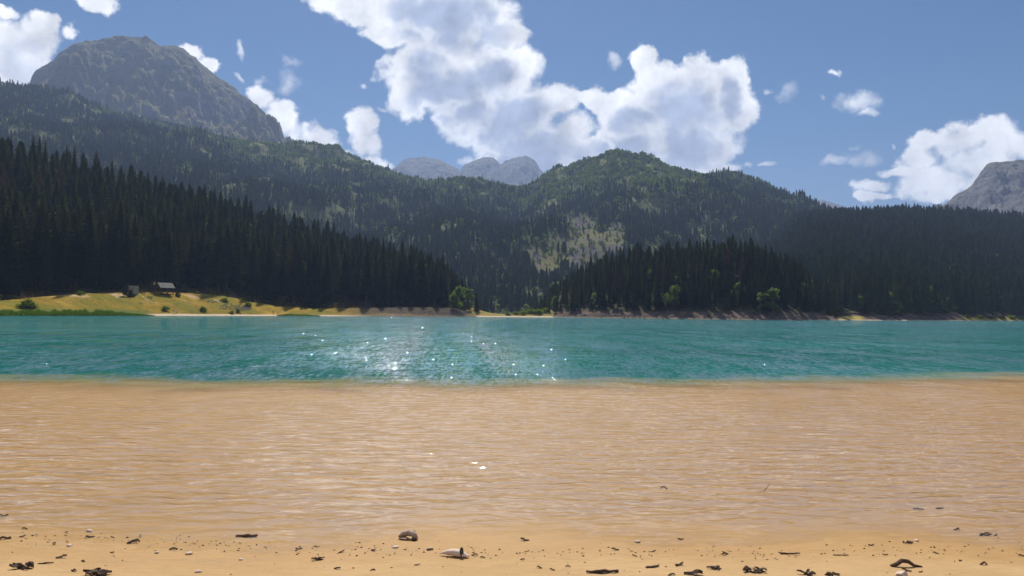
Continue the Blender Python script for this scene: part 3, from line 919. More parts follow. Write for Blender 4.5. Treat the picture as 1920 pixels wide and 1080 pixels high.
def leafy_mesh(name, H, W, seed, n=1400, leaf=0.4, base=0.2, clumps=16, core=True, low=False):
    rg = np.random.default_rng(seed)
    V, Fc = [], []
    cen = []
    for i in range(clumps):
        f = rg.uniform(0, 1)
        z = H * (base + 0.12 + (0.8 - base) * f)
        w = W * math.sin(math.pi * min(0.96, max(0.08, 0.18 + 0.78 * f))) ** 0.7 * 0.62
        if low:
            z = H * (0.05 + 0.62 * f); w = W * (1 - 0.75 * f) * 0.8
        a = rg.uniform(0, 6.28); q = rg.uniform(0.2, 1.0) ** 0.6
        cen.append((w * q * math.cos(a), w * q * math.sin(a), z, W * rg.uniform(0.26, 0.46)))
    cen.append((0, 0, H * (0.62 if low else 0.86), W * 0.3))
    cen = np.array(cen)
    pick = rg.integers(0, len(cen), n)
    d = rg.normal(size=(n, 3)); d /= np.linalg.norm(d, axis=1)[:, None]
    rad = cen[pick, 3] * rg.uniform(0.55, 1.08, n)
    P = cen[pick, :3] + d * rad[:, None] * np.array([1, 1, 0.85])
    nrm = d + rg.normal(size=(n, 3)) * 0.6
    nrm /= np.linalg.norm(nrm, axis=1)[:, None]
    t1 = np.cross(nrm, rg.normal(size=(n, 3))); t1 /= np.linalg.norm(t1, axis=1)[:, None]
    t2 = np.cross(nrm, t1)
    s = leaf * rg.uniform(0.6, 1.4, n)[:, None]
    co = np.stack([P - t1 * s * 0.5, P + t2 * s * 0.35, P + t1 * s * 0.5, P - t2 * s * 0.35], 1).reshape(-1, 3)
    quads = np.arange(4 * n).reshape(-1, 4)
    tris = []
    if core:
        for c in cen:
            k = len(co); r = c[3] * 0.72
            oc = np.array([(1, 0, 0), (-1, 0, 0), (0, 1, 0), (0, -1, 0), (0, 0, 1), (0, 0, -1)]) * r * rg.uniform(0.7, 1.1, (6, 1)) + c[:3]
            co = np.concatenate([co, oc])
            tris += [(k + a, k + b, k + c2) for a, b, c2 in ((0, 2, 4), (2, 1, 4), (1, 3, 4), (3, 0, 4), (2, 0, 5), (1, 2, 5), (3, 1, 5), (0, 3, 5))]
    co[:, 2] = np.maximum(co[:, 2], 0.02)
    return mesh_np(name, co, quads, tris, smooth=False)


def skirt_spruce(name, H, R, seed, levels=11, pts=9):
    """small far spruce: ragged skirts of foliage"""
    rg = random.Random(seed)
    V, Fc = [], []
    for li in range(levels):
        f = li / levels
        zt = H * (0.1 + 0.9 * min(1, (f + 2.1 / levels))) ; zb = H * (0.06 + 0.9 * f)
        r = R * (1 - f) ** 0.72 * rg.uniform(0.8, 1.2) + 0.15
        k0 = len(V)
        V.append((0, 0, zt))
        for k in range(pts * 2):
            a = 3.14159 * k / pts + rg.uniform(-0.15, 0.15)
            q = r * (rg.uniform(0.85, 1.25) if k % 2 else rg.uniform(0.35, 0.6))
            V.append((q * math.cos(a), q * math.sin(a), zb + (0 if k % 2 else (zt - zb) * 0.45) + rg.uniform(-0.25, 0.25)))
        for k in range(pts * 2):
            Fc.append((k0, k0 + 1 + k, k0 + 1 + (k + 1) % (pts * 2)))
    me = mesh_np(name, np.array(V), None, Fc, smooth=False)
    return me


LIB = bpy.data.collections.new('far_tree_shapes')
def lib(name, me, mat):
    me.materials.append(mat)
    o = bpy.data.objects.new(name, me)
    LIB.objects.link(o)
for i in range(4):
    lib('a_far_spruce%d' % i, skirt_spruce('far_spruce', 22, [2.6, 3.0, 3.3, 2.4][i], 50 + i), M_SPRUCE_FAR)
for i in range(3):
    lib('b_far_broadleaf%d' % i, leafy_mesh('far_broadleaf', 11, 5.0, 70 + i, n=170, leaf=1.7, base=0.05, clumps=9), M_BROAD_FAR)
for i in range(4):
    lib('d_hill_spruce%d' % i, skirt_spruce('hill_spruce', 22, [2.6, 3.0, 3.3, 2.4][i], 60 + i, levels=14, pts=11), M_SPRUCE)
lib('c_far_dead', skirt_spruce('far_dead_spruce', 20, 2.2, 91), M_RUSSET)

ng = bpy.data.node_groups.new('scatter_far_trees', 'GeometryNodeTree')
ng.interface.new_socket('Geometry', in_out='INPUT', socket_type='NodeSocketGeometry')
ng.interface.new_socket('Geometry', in_out='OUTPUT', socket_type='NodeSocketGeometry')
gi, go = ng.nodes.new('NodeGroupInput'), ng.nodes.new('NodeGroupOutput')
iop = ng.nodes.new('GeometryNodeInstanceOnPoints')
ci = ng.nodes.new('GeometryNodeCollectionInfo')
ci.inputs['Collection'].default_value = LIB
ci.inputs['Separate Children'].default_value = True
ci.inputs['Reset Children'].default_value = True
def gattr(name, dt):
    a = ng.nodes.new('GeometryNodeInputNamedAttribute'); a.data_type = dt
    a.inputs['Name'].default_value = name
    return a.outputs['Attribute']
ng.links.new(gi.outputs[0], iop.inputs['Points'])
ng.links.new(ci.outputs[0], iop.inputs['Instance'])
iop.inputs['Pick Instance'].default_value = True
ng.links.new(gattr('shape', 'INT'), iop.inputs['Instance Index'])
ng.links.new(gattr('turn', 'FLOAT_VECTOR'), iop.inputs['Rotation'])
ng.links.new(gattr('size', 'FLOAT_VECTOR'), iop.inputs['Scale'])
ng.links.new(iop.outputs[0], go.inputs[0])


def far_forest(name, P, shape, size, label, cat='forest'):
    me = bpy.data.meshes.new(name)
    me.vertices.add(len(P)); me.vertices.foreach_set('co', np.asarray(P, np.float32).ravel())
    a = me.attributes.new('shape', 'INT', 'POINT'); a.data.foreach_set('value', np.asarray(shape, np.int32))
    a = me.attributes.new('turn', 'FLOAT_VECTOR', 'POINT')
    tr = np.zeros((len(P), 3), np.float32); tr[:, 2] = RNG.uniform(0, 6.28, len(P)); tr[:, :2] = RNG.normal(0, 0.025, (len(P), 2))
    a.data.foreach_set('vector', tr.ravel())
    a = me.attributes.new('size', 'FLOAT_VECTOR', 'POINT'); a.data.foreach_set('vector', np.asarray(size, np.float32).ravel())
    o = obj(name, me, None, label=label, cat=cat, kind='stuff')
    md = o.modifiers.new('scatter', 'NODES'); md.node_group = ng
    return o


def scatter(sh, px0, px1, f0, f1, spacing, rng):
    """points over a sheet between two azimuths, by area; f is the row fraction"""
    a0, a1 = az_of(px0), az_of(px1)
    n = 0
    rows = sh.r.shape[1]
    j0, j1 = int(f0 * (rows - 1)), int(f1 * (rows - 1))
    i0, i1 = int(np.searchsorted(sh.az, a0)), int(np.searchsorted(sh.az, a1))
    i1 = min(i1, len(sh.az) - 1)
    R = sh.r[i0:i1, j0:j1]; dR = sh.r[i0:i1, j0 + 1:j1 + 1] - R
    area = R * dR * (sh.az[1] - sh.az[0])
    N = int(area.sum() / spacing ** 2)
    w = (area / area.sum()).ravel()
    cell = rng.choice(len(w), N, p=w)
    ii, jj = cell // R.shape[1], cell % R.shape[1]
    u1, u2 = rng.uniform(0, 1, N), rng.uniform(0, 1, N)
    az = sh.az[i0 + ii] + u1 * (sh.az[1] - sh.az[0])
    r = R[ii, jj] + u2 * dR[ii, jj]
    z = sh.height(az, r)
    return az, r, z


def thin(az, r, mind, rng):
    """drop points closer than mind to an earlier one"""
    x, y = r * np.sin(az), r * np.cos(az)
    cells, keep = {}, []
    for i in range(len(x)):
        cx, cy = int(x[i] // mind), int(y[i] // mind)
        ok = True
        for a in (-1, 0, 1):
            for b in (-1, 0, 1):
                for k in cells.get((cx + a, cy + b), ()):
                    if (x[k] - x[i]) ** 2 + (y[k] - y[i]) ** 2 < mind * mind:
                        ok = False
        if ok:
            cells.setdefault((cx, cy), []).append(i); keep.append(i)
    return np.array(keep, int)


rg = np.random.default_rng(21)
# mountainside woods
az, r, z = scatter(S_MID, -330, 1700, 0.1, 0.78, 5.6, rg)
x, y = r * np.sin(az), r * np.cos(az)
px, py = project(x, y, z)
n = fbm(x * 0.004, y * 0.004, 4); n2 = fbm(x * 0.02, y * 0.02, 3)
belt = np.interp(px, [-300, 0, 250, 450, 600, 750, 900, 1000, 1150, 1350, 1480], [120, 150, 225, 300, 350, 375, 385, 385, 380, 370, 360])
broad = sstep(belt - py + 55 * n + 40 * n2, -25, 40) * 0.93 + 0.05 + 0.12 * sstep(n2, 0.25, 0.5)
cl = clearing(px, py) + 0.6 * n2
keep = (cl < 0.2) | (rg.uniform(0, 1, len(px)) < 0.35)
bare_top = (py < belt - 30) & (n2 + 0.4 * n > 0.22)
keep &= ~(bare_top & (rg.uniform(0, 1, len(px)) < 0.25))
isb = (rg.uniform(0, 1, len(px)) < broad) | ((cl > 0.05) & (rg.uniform(0, 1, len(px)) < 0.7))
shape = np.where(isb, rg.integers(4, 7, len(px)), rg.integers(0, 4, len(px)))
shape = np.where((~isb) & (rg.uniform(0, 1, len(px)) < 0.012), 7, shape)
s = rg.uniform(0.42, 0.92, len(px)); s = np.where(isb, rg.uniform(0.4, 0.95, len(px)), s)
s = np.where(cl > 0.1, s * 0.5, s)
size = np.stack([s * rg.uniform(1.0, 1.5, len(px)), s * rg.uniform(1.0, 1.5, len(px)), s], -1)
k = keep
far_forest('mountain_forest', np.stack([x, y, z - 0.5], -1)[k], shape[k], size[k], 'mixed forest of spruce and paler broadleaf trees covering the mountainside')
print('mid trees', k.sum())

# forested slope
az, r, z = scatter(S_RIGHT, 1372, 2350, 0.34, 0.8, 5.2, rg)
x, y = r * np.sin(az), r * np.cos(az)
px, py = project(x, y, z)
n2 = fbm(x * 0.02, y * 0.02, 3)
isb = rg.uniform(0, 1, len(px)) < 0.03 + 0.12 * sstep(n2, 0.2, 0.5)
shape = np.where(isb, rg.integers(4, 7, len(px)), rg.integers(0, 4, len(px)))
shape = np.where((~isb) & (rg.uniform(0, 1, len(px)) < 0.01), 7, shape)
s = rg.uniform(0.6, 1.15, len(px)); s = np.where(isb, s * 1.1, s)
house_px, house_py = 1790, 512
hole = (np.abs(px - house_px) < 9) & (np.abs(py - (house_py + 16)) < 18)
k = ~hole
size = np.stack([s * rg.uniform(1.0, 1.5, len(px)), s * rg.uniform(1.0, 1.5, len(px)), s], -1)
far_forest('slope_forest', np.stack([x, y, z - 0.5], -1)[k], shape[k], size[k], 'dense dark conifer forest on the long slope above the brown shore')
print('right trees', k.sum())

# ------------------------------------------------------------------ near spruces: individuals with trunk and crown
SPRUCE = []
for i in range(6):
    Hh = 30.0
    Rb = [3.5, 3.1, 4.0, 3.3, 3.7, 2.8][i]
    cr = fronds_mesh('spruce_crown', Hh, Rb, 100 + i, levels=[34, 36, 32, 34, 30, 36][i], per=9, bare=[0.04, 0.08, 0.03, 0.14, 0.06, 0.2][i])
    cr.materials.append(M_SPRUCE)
    tk = trunk_mesh('spruce_trunk', Hh, 0.38, 200 + i); tk.materials.append(M_BARK)
    SPRUCE.append((tk, cr))
BROAD = []
for i in range(4):
    cr = leafy_mesh('broadleaf_crown', 12, [6.2, 5.2, 7.0, 4.2][i], 300 + i, n=1500, leaf=0.62, base=0.1, clumps=[15, 12, 18, 12][i])
    cr.materials.append(M_BROAD)
    tk = trunk_mesh('broadleaf_trunk', 12, 0.22, 320 + i, limbs=7, top=0.8); tk.materials.append(M_PALE_BARK)
    BROAD.append((tk, cr))


def tree(name, meshes, p, s, label, cat, group, wide=1.0, lean=0.015):
    e = obj(name, None, label=label, cat=cat, group=group, loc=p)
    e.empty_display_size = 0.5
    e.rotation_euler = (random.gauss(0, lean), random.gauss(0, lean), random.uniform(0, 6.28))
    e.scale = (s * wide, s * wide, s)
    for nm, me in zip(('trunk', 'crown'), meshes):
        o = bpy.data.objects.new(nm, me); COL.objects.link(o); o.parent = e
    return e


def visible_rank(x, y, z, h, halfw):
    """how much of each tree shows above the nearer ones (pixels of the photograph)"""
    px, top = project(x, y, z + h)
    _, bot = project(x, y, z)
    rad = halfw / np.hypot(x, y) * F_PX
    order = np.argsort(np.hypot(x, y))
    sky_line = np.full(2600, 2000.0)
    score = np.zeros(len(x))
    for i in order:
        c0, c1 = int(max(0, px[i] - rad[i] + 300)), int(min(2599, px[i] + rad[i] + 301))
        if c1 <= c0:
            continue
        seg = sky_line[c0:c1]
        if px[i] > -20 and px[i] < 1940:
            score[i] = np.maximum(0, np.minimum(seg, bot[i]) - top[i]).sum() * (0.5)
        w = np.abs(np.linspace(-1, 1, c1 - c0))
        sky_line[c0:c1] = np.minimum(seg, top[i] + w * (bot[i] - top[i]))
    return score


# the wood on the hill behind the meadow
rg = np.random.default_rng(33)
az, r, z = scatter(S_LEFT, -330, 895, 0.585, 0.93, 3.7, rg)
kk = thin(az, r, 4.7, rg)
az, r, z = az[kk], r[kk], z[kk]
x, y = r * np.sin(az), r * np.cos(az)
pxl = project(x, y, z)[0]
ok = z > 0.3
az, r, z, x, y, pxl = (q[ok] for q in (az, r, z, x, y, pxl))
hgt = np.interp(pxl, [-300, 0, 400, 700, 800, 850, 885], [26, 26, 24, 22, 20, 17, 10]) * (1 + 0.32 * (1 - sstep(z, 9, 24))) * rg.normal(0.98, 0.16, len(x)).clip(0.55, 1.25)
sc_l = visible_rank(x, y, z, hgt, hgt * 0.1)
# the wood on the headland
az2, r2, z2 = scatter(S_HEAD, 984, 1578, 0.40, 0.9, 2.6, rg)
kk = thin(az2, r2, 3.5, rg)
az2, r2, z2 = az2[kk], r2[kk], z2[kk]
x2, y2 = r2 * np.sin(az2), r2 * np.cos(az2)
ok = z2 > 0.6
az2, r2, z2, x2, y2 = (q[ok] for q in (az2, r2, z2, x2, y2))
h2 = np.interp(project(x2, y2, z2)[0], [985, 1010, 1050, 1110, 1200, 1490, 1530, 1560, 1575], [4, 7, 10, 13, 14, 14, 11, 7, 4]) * rg.normal(0.98, 0.17, len(x2)).clip(0.55, 1.3)
sc_h = visible_rank(x2, y2, z2, h2, h2 * 0.12)
NL, NH = 205, 95
top_l = set(np.argsort(-sc_l)[:NL].tolist()); top_h = set(np.argsort(-sc_h)[:NH].tolist())
print('left spruces', len(x), 'headland', len(x2))


def rest_forest(name, xs, ys, zs, hs, skip, label):
    idx = np.array([i for i in range(len(xs)) if i not in skip], int)
    s = hs[idx] / 22.0
    sh = rg.integers(8, 12, len(idx))
    size = np.stack([s * rg.uniform(1.25, 1.8, len(idx)), s * rg.uniform(1.25, 1.8, len(idx)), s], -1)
    far_forest(name, np.stack([xs, ys, zs - 0.4], -1)[idx], sh, size, label)


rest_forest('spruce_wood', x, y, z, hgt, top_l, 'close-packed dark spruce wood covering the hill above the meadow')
rest_forest('headland_wood', x2, y2, z2, h2, top_h, 'close-packed mixed conifer wood covering the headland')
edge = L_R0
def russet(e):
    c = [o for o in e.children if o.name.startswith('crown')][0]
    c.material_slots[0].link = 'OBJECT'
    c.material_slots[0].material = M_RUSSET
    return e


for n_i, i in enumerate(sorted(top_l)):
    ridge = z[i] > 22
    lab = 'dark spruce standing high in the wood on the steep hill' if ridge else 'tall dark spruce at the foot of the wood behind the meadow'
    dead = n_i % 41 == 7
    if dead:
        lab = 'russet dying spruce among the dark ones on the hill'
    e_ = tree('spruce_tree', SPRUCE[random.randrange(6)], (x[i], y[i], z[i]), hgt[i] / 30.0, lab, 'tree', 'dying spruces on the hill' if dead else 'spruces high on the hill' if ridge else 'spruces along the foot of the wood', random.uniform(1.2, 1.8))
    if dead:
        russet(e_)
for n_i, i in enumerate(sorted(top_h)):
    dead = n_i % 19 == 5
    e_ = tree('spruce_tree', SPRUCE[random.randrange(6)], (x2[i], y2[i], z2[i]), h2[i] / 30.0, 'russet dying conifer in the wood on the headland' if dead else 'dark conifer in the wood on the headland across the lake', 'tree', 'dying conifers on the headland' if dead else 'conifers on the headland', random.uniform(1.3, 2.0))
    if dead:
        russet(e_)

# broadleaf trees that stand out
def hit_on(sh, px, py, r0=200, r1=1400):
    return sh.hit(px, py, r0, r1)


BL = 'broadleaf_tree'
def bl(px, py, sh, h, label, k=0, wide=1.0, dz=0.0, group=None, back=0.0):
    p = hit_on(sh, px, py)
    d = Vector((p.x, p.y, 0)).normalized()
    q = p + d * back
    q.z = float(sh.height(np.array([math.atan2(q.x, q.y)]), np.array([math.hypot(q.x, q.y)]))[0]) + dz
    return tree(BL, BROAD[k], q, h / 12.0, label, 'tree', group, wide, 0.03)


bl(860, 581, S_LEFT, 13, 'light green broadleaf tree at the tip of the spruce wood', 1, 0.9)
bl(873, 584, S_LEFT, 14, 'tall yellow-green broadleaf tree closing the spruce wood above the brown bank', 3, 1.2)
bl(851, 580, S_LEFT, 9, 'lower broadleaf tree tucked against the last spruces of the wood', 0, 0.9)
bl(1451, 588, S_HEAD, 12.5, 'larger bright green poplar on the bank of the headland', 3, 1.5)
bl(1425, 588, S_HEAD, 10.5, 'slim bright green poplar beside a larger one on the headland', 3, 0.95)
for (px_, py_, h_, k_) in ((1042, 572, 8, 1), (1114, 570, 9, 3), (1180, 566, 8, 0), (1262, 570, 11, 2), (1268, 540, 9, 3), (1385, 560, 10, 1), (1505, 552, 8, 2), (1340, 530, 9, 0), (1220, 528, 9, 1)):
    bl(px_, py_ + 8, S_HEAD, h_, 'dull green broadleaf tree among the conifers of the headland', k_, 1.0, group='broadleaf trees on the headland')
for (px_, py_, h_, k_) in ((1616, 588, 10, 0), (1662, 589, 8, 1), (1738, 588, 9, 2)):
    bl(px_, py_, S_RIGHT, h_, 'pale broadleaf tree at the foot of the long forested slope', k_, 1.0, group='broadleaf trees under the long slope')

# bushes
BUSH = []
for i in range(3):
    me = leafy_mesh('bush_foliage', 2.2, 2.2, 400 + i, n=620, leaf=0.34, base=0.0, clumps=11, low=True); me.materials.append(M_BUSH)
    mb = MB()
    for k in range(6):
        a = k * 1.05 + i
        mb.tube([(0, 0, -0.2), (0.3 * math.cos(a), 0.3 * math.sin(a), 0.6), (0.7 * math.cos(a), 0.7 * math.sin(a), 1.3)], [0.05, 0.035, 0.01], 5)
    st = mb.mesh('bush_stems'); st.materials.append(M_BARK)
    BUSH.append((st, me))
JUN = []
for i in range(2):
    me = leafy_mesh('juniper_foliage', 4.0, 1.9, 420 + i, n=800, leaf=0.36, base=0.0, clumps=13, low=True); me.materials.append(M_JUNIPER)
    st = trunk_mesh('juniper_stem', 4.0, 0.09, 430 + i, limbs=4, top=0.8); st.materials.append(M_BARK)
    JUN.append((st, me))


def bush(px, py, sh, w, h, label, k=0, kind='bush', lib_=None, group=None):
    p = sh.at(px, -py) if py < 0 else hit_on(sh, px, py)
    e = obj(kind, None, label=label, cat='bush', group=group, loc=p)
    H0, W0 = (2.2, 3.2) if lib_ is None else (4.0, 2.6)
    e.scale = (w / W0, w / W0, h / H0); e.rotation_euler = (0, 0, random.uniform(0, 6.28))
    for nm, me in zip(('stems', 'foliage'), (lib_ or BUSH)[k]):
        o = bpy.data.objects.new(nm, me); COL.objects.link(o); o.parent = e
    return e


bush(50, 577, S_LEFT, 7.5, 3.0, 'wide bright green bush on the meadow above the reeds', 0)
bush(310, 583, S_LEFT, 3.8, 2.0, 'round green bush low on the meadow below the pavilion', 1)
bush(381, 584, S_LEFT, 3.4, 2.3, 'round green bush near the pale sand below the resting group', 2)
bush(421, 566, S_LEFT, 4.5, 1.8, 'yellow-green bush above the grey rock patch', 0)
bush(466, 575, S_LEFT, 4.2, 2.0, 'yellow-green bush at the end of the grey rock patch', 1)
bush(434, 588, S_LEFT, 2.6, 1.5, 'small green bush by the sand under the rock patch', 2)
bush(447, 586, S_LEFT, 3.2, 2.0, 'leafy bush in front of the rock patch beside the bathers', 0)
bush(233, 556, S_LEFT, 2.9, 4.2, 'dark olive juniper beside the pale shed', 0, 'juniper_bush', JUN)
bush(246, 557, S_LEFT, 2.4, 3.8, 'dark juniper standing in front of the pale shed', 1, 'juniper_bush', JUN)
SAGE = leafy_mesh('shrub_foliage', 4.0, 2.6, 450, n=900, leaf=0.34, base=0.0, clumps=14, low=True)
SAGE.materials.append(leaf_mat('sage_leaves', (0.1, 0.125, 0.045), (0.16, 0.19, 0.07), 0.4))
bush(346, 549, S_LEFT, 4.0, 4.2, 'pale sage green rounded shrub next to the pavilion', 0, 'tall_shrub', [(BUSH[0][0], SAGE)])
bush(336, 548, S_LEFT, 2.0, 4.6, 'slim grey-green shrub between the pavilion and the sage shrub', 0, 'juniper_bush', JUN)
bush(333, 556, S_LEFT, 2.2, 2.6, 'low dark juniper below the slim grey-green shrub', 1, 'juniper_bush', JUN)
for i, (a, b, w_) in enumerate(((952, 588, 3.4), (967, 587, 4.6), (980, 586, 5.0), (995, 584, 7.0), (1008, 583, 7.5), (1022, 584, 5.5))):
    bush(a, -(float(np.interp(a, [840, 950, 1085], [445, 457, 476])) + 12 + 4 * (i % 2)), S_SPIT, w_, 2.2 if i < 2 else 3.0, 'green bush growing on the low grassy spit', i % 3, group='bushes on the spit')
for i, (a, w_) in enumerate(((1815, 5), (1838, 6), (1858, 7), (1878, 6), (1897, 8), (1912, 7))):
    bush(a, -(float(np.interp(a, R_PX, R_R0)) + 9), S_RIGHT, w_, 2.6, 'yellow-green bush on the grassy strip under the long slope', i % 3, group='bushes under the long slope')
for i, (a, b) in enumerate(((175, 549), (182, 548), (152, 553))):
    bush(a, b, S_LEFT, 3.0, 1.6, 'low sunlit bush on the crown of the meadow by the wood', i, group='low bushes on the meadow crown')

# green reeds along the water's edge
rg = np.random.default_rng(8)
def reeds(px0, px1, n, d0, d1, h, label):
    pxs = rg.uniform(px0, px1, n)
    a = np.interp(pxs, np.arange(-100, 800, 10), [az_of(q) for q in np.arange(-100, 800, 10)])
    r0 = np.interp(pxs, L_PX, L_R0)
    taper = np.clip(np.minimum((pxs - px0) / 25, (px1 - pxs) / 90), 0, 1) * (0.85 + 0.5 * fbm(pxs * 0.05, pxs * 0.0 + 3.0, 3))
    r = r0 + d0 + rg.uniform(0, 1, n) * (d1 - d0) * taper
    z = S_LEFT.height(a, r)
    x, y = r * np.sin(a), r * np.cos(a)
    th = rg.uniform(0, 3.14, n); w = rg.uniform(0.08, 0.2, n); hh = h * rg.uniform(0.5, 1.3, n) * (0.35 + 0.65 * np.clip(taper, 0, 1))
    ox, oy = np.cos(th) * w, np.sin(th) * w
    lx, ly = rg.normal(0, 0.2, n), rg.normal(0, 0.2, n)
    co = np.stack([np.stack([x - ox, y - oy, z - 0.1], -1), np.stack([x + ox, y + oy, z - 0.1], -1), np.stack([x + lx, y + ly, z + hh], -1)], 1).reshape(-1, 3)
    me = mesh_np('reeds', co, None, np.arange(3 * n).reshape(-1, 3), smooth=False)
    obj('reeds', me, M_REED, label=label, cat='reeds', kind='stuff')
M_REED = leaf_mat('reed_blades', (0.07, 0.13, 0.012), (0.12, 0.18, 0.02), 0.35, (0.12, 0.22, 0.015))
reeds(-60, 292, 14000, -1.5, 9.0, 1.3, 'band of bright green reeds along the meadow shore')
reeds(520, 600, 2500, 1.5, 7.0, 1.1, 'short green reed strip beyond the standing bathers')

# ------------------------------------------------------------------ buildings and furniture on the meadow
M_WOOD = plain_mat('weathered_wood', (0.12, 0.085, 0.06), 0.9, 0.35, 1.5)
M_ROOF = plain_mat('grey_shingle', (0.17, 0.165, 0.145), 0.85, 0.2, 1.2)
M_PALE = plain_mat('pale_boards', (0.36, 0.34, 0.29), 0.85, 0.15, 1.0)
M_WHITE = plain_mat('white_edge', (0.8, 0.76, 0.68), 0.6, 0.05, 1.0)

pv = obj('pavilion', None, label='open timber pavilion with a grey gabled roof on the meadow', cat='pavilion')
pp = S_LEFT.at(308, 333 + 40); pv.location = pp; pv.rotation_euler = (0, 0, RAD(52))
LX, LY, HE, HR = 5.6, 4.6, 2.5, 4.7
for sx_ in (-1, 0, 1):
    for sy_ in (-1, 1):
        obj('post', MB().box((sx_ * (LX / 2 - 0.2), sy_ * (LY / 2 - 0.2), HE / 2 - 0.2), (0.22, 0.22, HE + 0.4)).mesh('post'), M_WOOD, pv)
for sy_ in (-1, 1):
    obj('beam', MB().box((0, sy_ * (LY / 2 - 0.2), HE + 0.1), (LX + 0.3, 0.2, 0.2)).mesh('beam'), M_WOOD, pv)
    sl = math.atan2(HR - HE, LY / 2 + 0.35)
    L_ = math.hypot(HR - HE, LY / 2 + 0.35) + 0.1
    rp = obj('roof_slope', MB().box((0, sy_ * (LY / 4 + 0.17), (HE + HR) / 2 + 0.12), (LX + 1.0, L_, 0.12), (-sy_ * sl, 0, 0)).mesh('roof_slope'), M_ROOF, pv)
    obj('eave_board', MB().box((0, sy_ * (LY / 2 + 0.36), HE + 0.1), (LX + 1.06, 0.06, 0.2)).mesh('eave_board'), M_WOOD, rp)
    obj('rail', MB().box((0, sy_ * (LY / 2 - 0.2), 0.9), (LX - 0.4, 0.08, 0.12)).box((0, sy_ * (LY / 2 - 0.2), 0.45), (LX - 0.4, 0.08, 0.12)).mesh('rail'), M_WOOD, pv)
for sx_ in (-1, 1):
    xg = sx_ * (LX / 2 - 0.1)
    obj('gable_panel', MB().add([(xg - 0.04, -LY / 2, HE + 0.2), (xg - 0.04, LY / 2, HE + 0.2), (xg - 0.04, 0, HR), (xg + 0.04, -LY / 2, HE + 0.2), (xg + 0.04, LY / 2, HE + 0.2), (xg + 0.04, 0, HR)], [(0, 1, 2), (5, 4, 3), (0, 3, 4, 1), (1, 4, 5, 2), (2, 5, 3, 0)]).mesh('gable_panel'), M_WOOD, pv)
obj('floor', MB().box((0, 0, 0.02), (LX, LY, 0.24)).mesh('floor'), M_WOOD, pv)
obj('bench', MB().box((0, 1.2, 0.5), (3.6, 0.45, 0.08)).box((-1.5, 1.2, 0.3), (0.1, 0.4, 0.4)).box((1.5, 1.2, 0.3), (0.1, 0.4, 0.4)).mesh('bench'), M_WOOD, pv)

sd = obj('shed', None, label='small pale board shed with a white roof edge behind dark junipers', cat='shed')
sp = S_LEFT.at(250, 327 + 38); sd.location = sp; sd.rotation_euler = (0, 0, RAD(-20))
obj('wall', MB().box((0, 0, 1.4), (2.9, 2.2, 3.2)).mesh('wall'), M_PALE, sd)
rf = obj('roof', MB().box((0, 0, 3.12), (3.3, 2.6, 0.14), (RAD(4), 0, 0)).mesh('roof'), M_ROOF, sd)
obj('roof_edge', MB().box((-0.4, -1.33, 3.03), (2.5, 0.05, 0.26)).mesh('roof_edge'), M_WHITE, rf)
dr_ = obj('door', MB().box((-0.6, -1.13, 0.95), (0.9, 0.05, 1.9)).mesh('door'), M_WOOD, sd)
obj('handle', MB().box((-0.3, -1.17, 1.0), (0.05, 0.04, 0.16)).mesh('handle'), M_WHITE, dr_)


def picnic(px, r, rot, label):
    e = obj('picnic_table', None, label=label, cat='table', loc=S_LEFT.at(px, r)); e.rotation_euler = (0, 0, rot)
    obj('table_top', MB().box((0, 0, 0.75), (1.9, 0.75, 0.07)).mesh('table_top'), M_WOOD, e)
    for s_ in (-1, 1):
        obj('seat', MB().box((0, s_ * 0.7, 0.45), (1.9, 0.28, 0.06)).mesh('seat'), M_WOOD, e)
        mb = MB()
        mb.box((s_ * 0.65, 0.35, 0.36), (0.09, 0.09, 0.86), (RAD(25), 0, 0)).box((s_ * 0.65, -0.35, 0.36), (0.09, 0.09, 0.86), (RAD(-25), 0, 0)).box((s_ * 0.65, 0, 0.41), (0.08, 1.6, 0.08))
        obj('leg_frame', mb.mesh('leg_frame'), M_WOOD, e)


picnic(267, 368, 0.3, 'brown picnic table between the shed and the pavilion, standing by the shed')
picnic(286, 370, -0.2, 'brown picnic table close to the open side of the pavilion')
picnic(281, 362, 0.5, 'low brown picnic table a little below the pavilion')

# small house high among the trees of the slope
M_PLASTER = plain_mat('plaster', (0.62, 0.52, 0.44), 0.85, 0.08, 0.6)
M_REDROOF = plain_mat('red_roof', (0.3, 0.13, 0.09), 0.8, 0.2, 0.8)
hp = S_RIGHT.hit(1790, 524, 400, 1600)
hs = obj('house', None, label='small white house with a reddish roof among the slope trees', cat='house', loc=hp)
hs.rotation_euler = (0, 0, RAD(25))
obj('wall', MB().box((0, 0, 2.5), (4.2, 4.5, 7)).mesh('wall'), M_PLASTER, hs)
obj('roof', MB().add([(-2.5, -2.7, 5.9), (2.5, -2.7, 5.9), (2.5, 2.7, 5.9), (-2.5, 2.7, 5.9), (0, -2.7, 8.2), (0, 2.7, 8.2)], [(0, 1, 4), (2, 3, 5), (1, 2, 5, 4), (3, 0, 4, 5), (0, 3, 2, 1)]).mesh('roof'), M_REDROOF, hs)
obj('window', MB().box((0.7, -2.27, 4.2), (1.0, 0.06, 1.3)).mesh('window'), M_WOOD, hs)
obj('window', MB().box((-0.9, -2.27, 4.2), (1.0, 0.06, 1.3)).mesh('window'), M_WOOD, hs)
obj('door', MB().box((-0.8, -2.27, 1.3), (1.0, 0.06, 2.2)).mesh('door'), M_WOOD, hs)

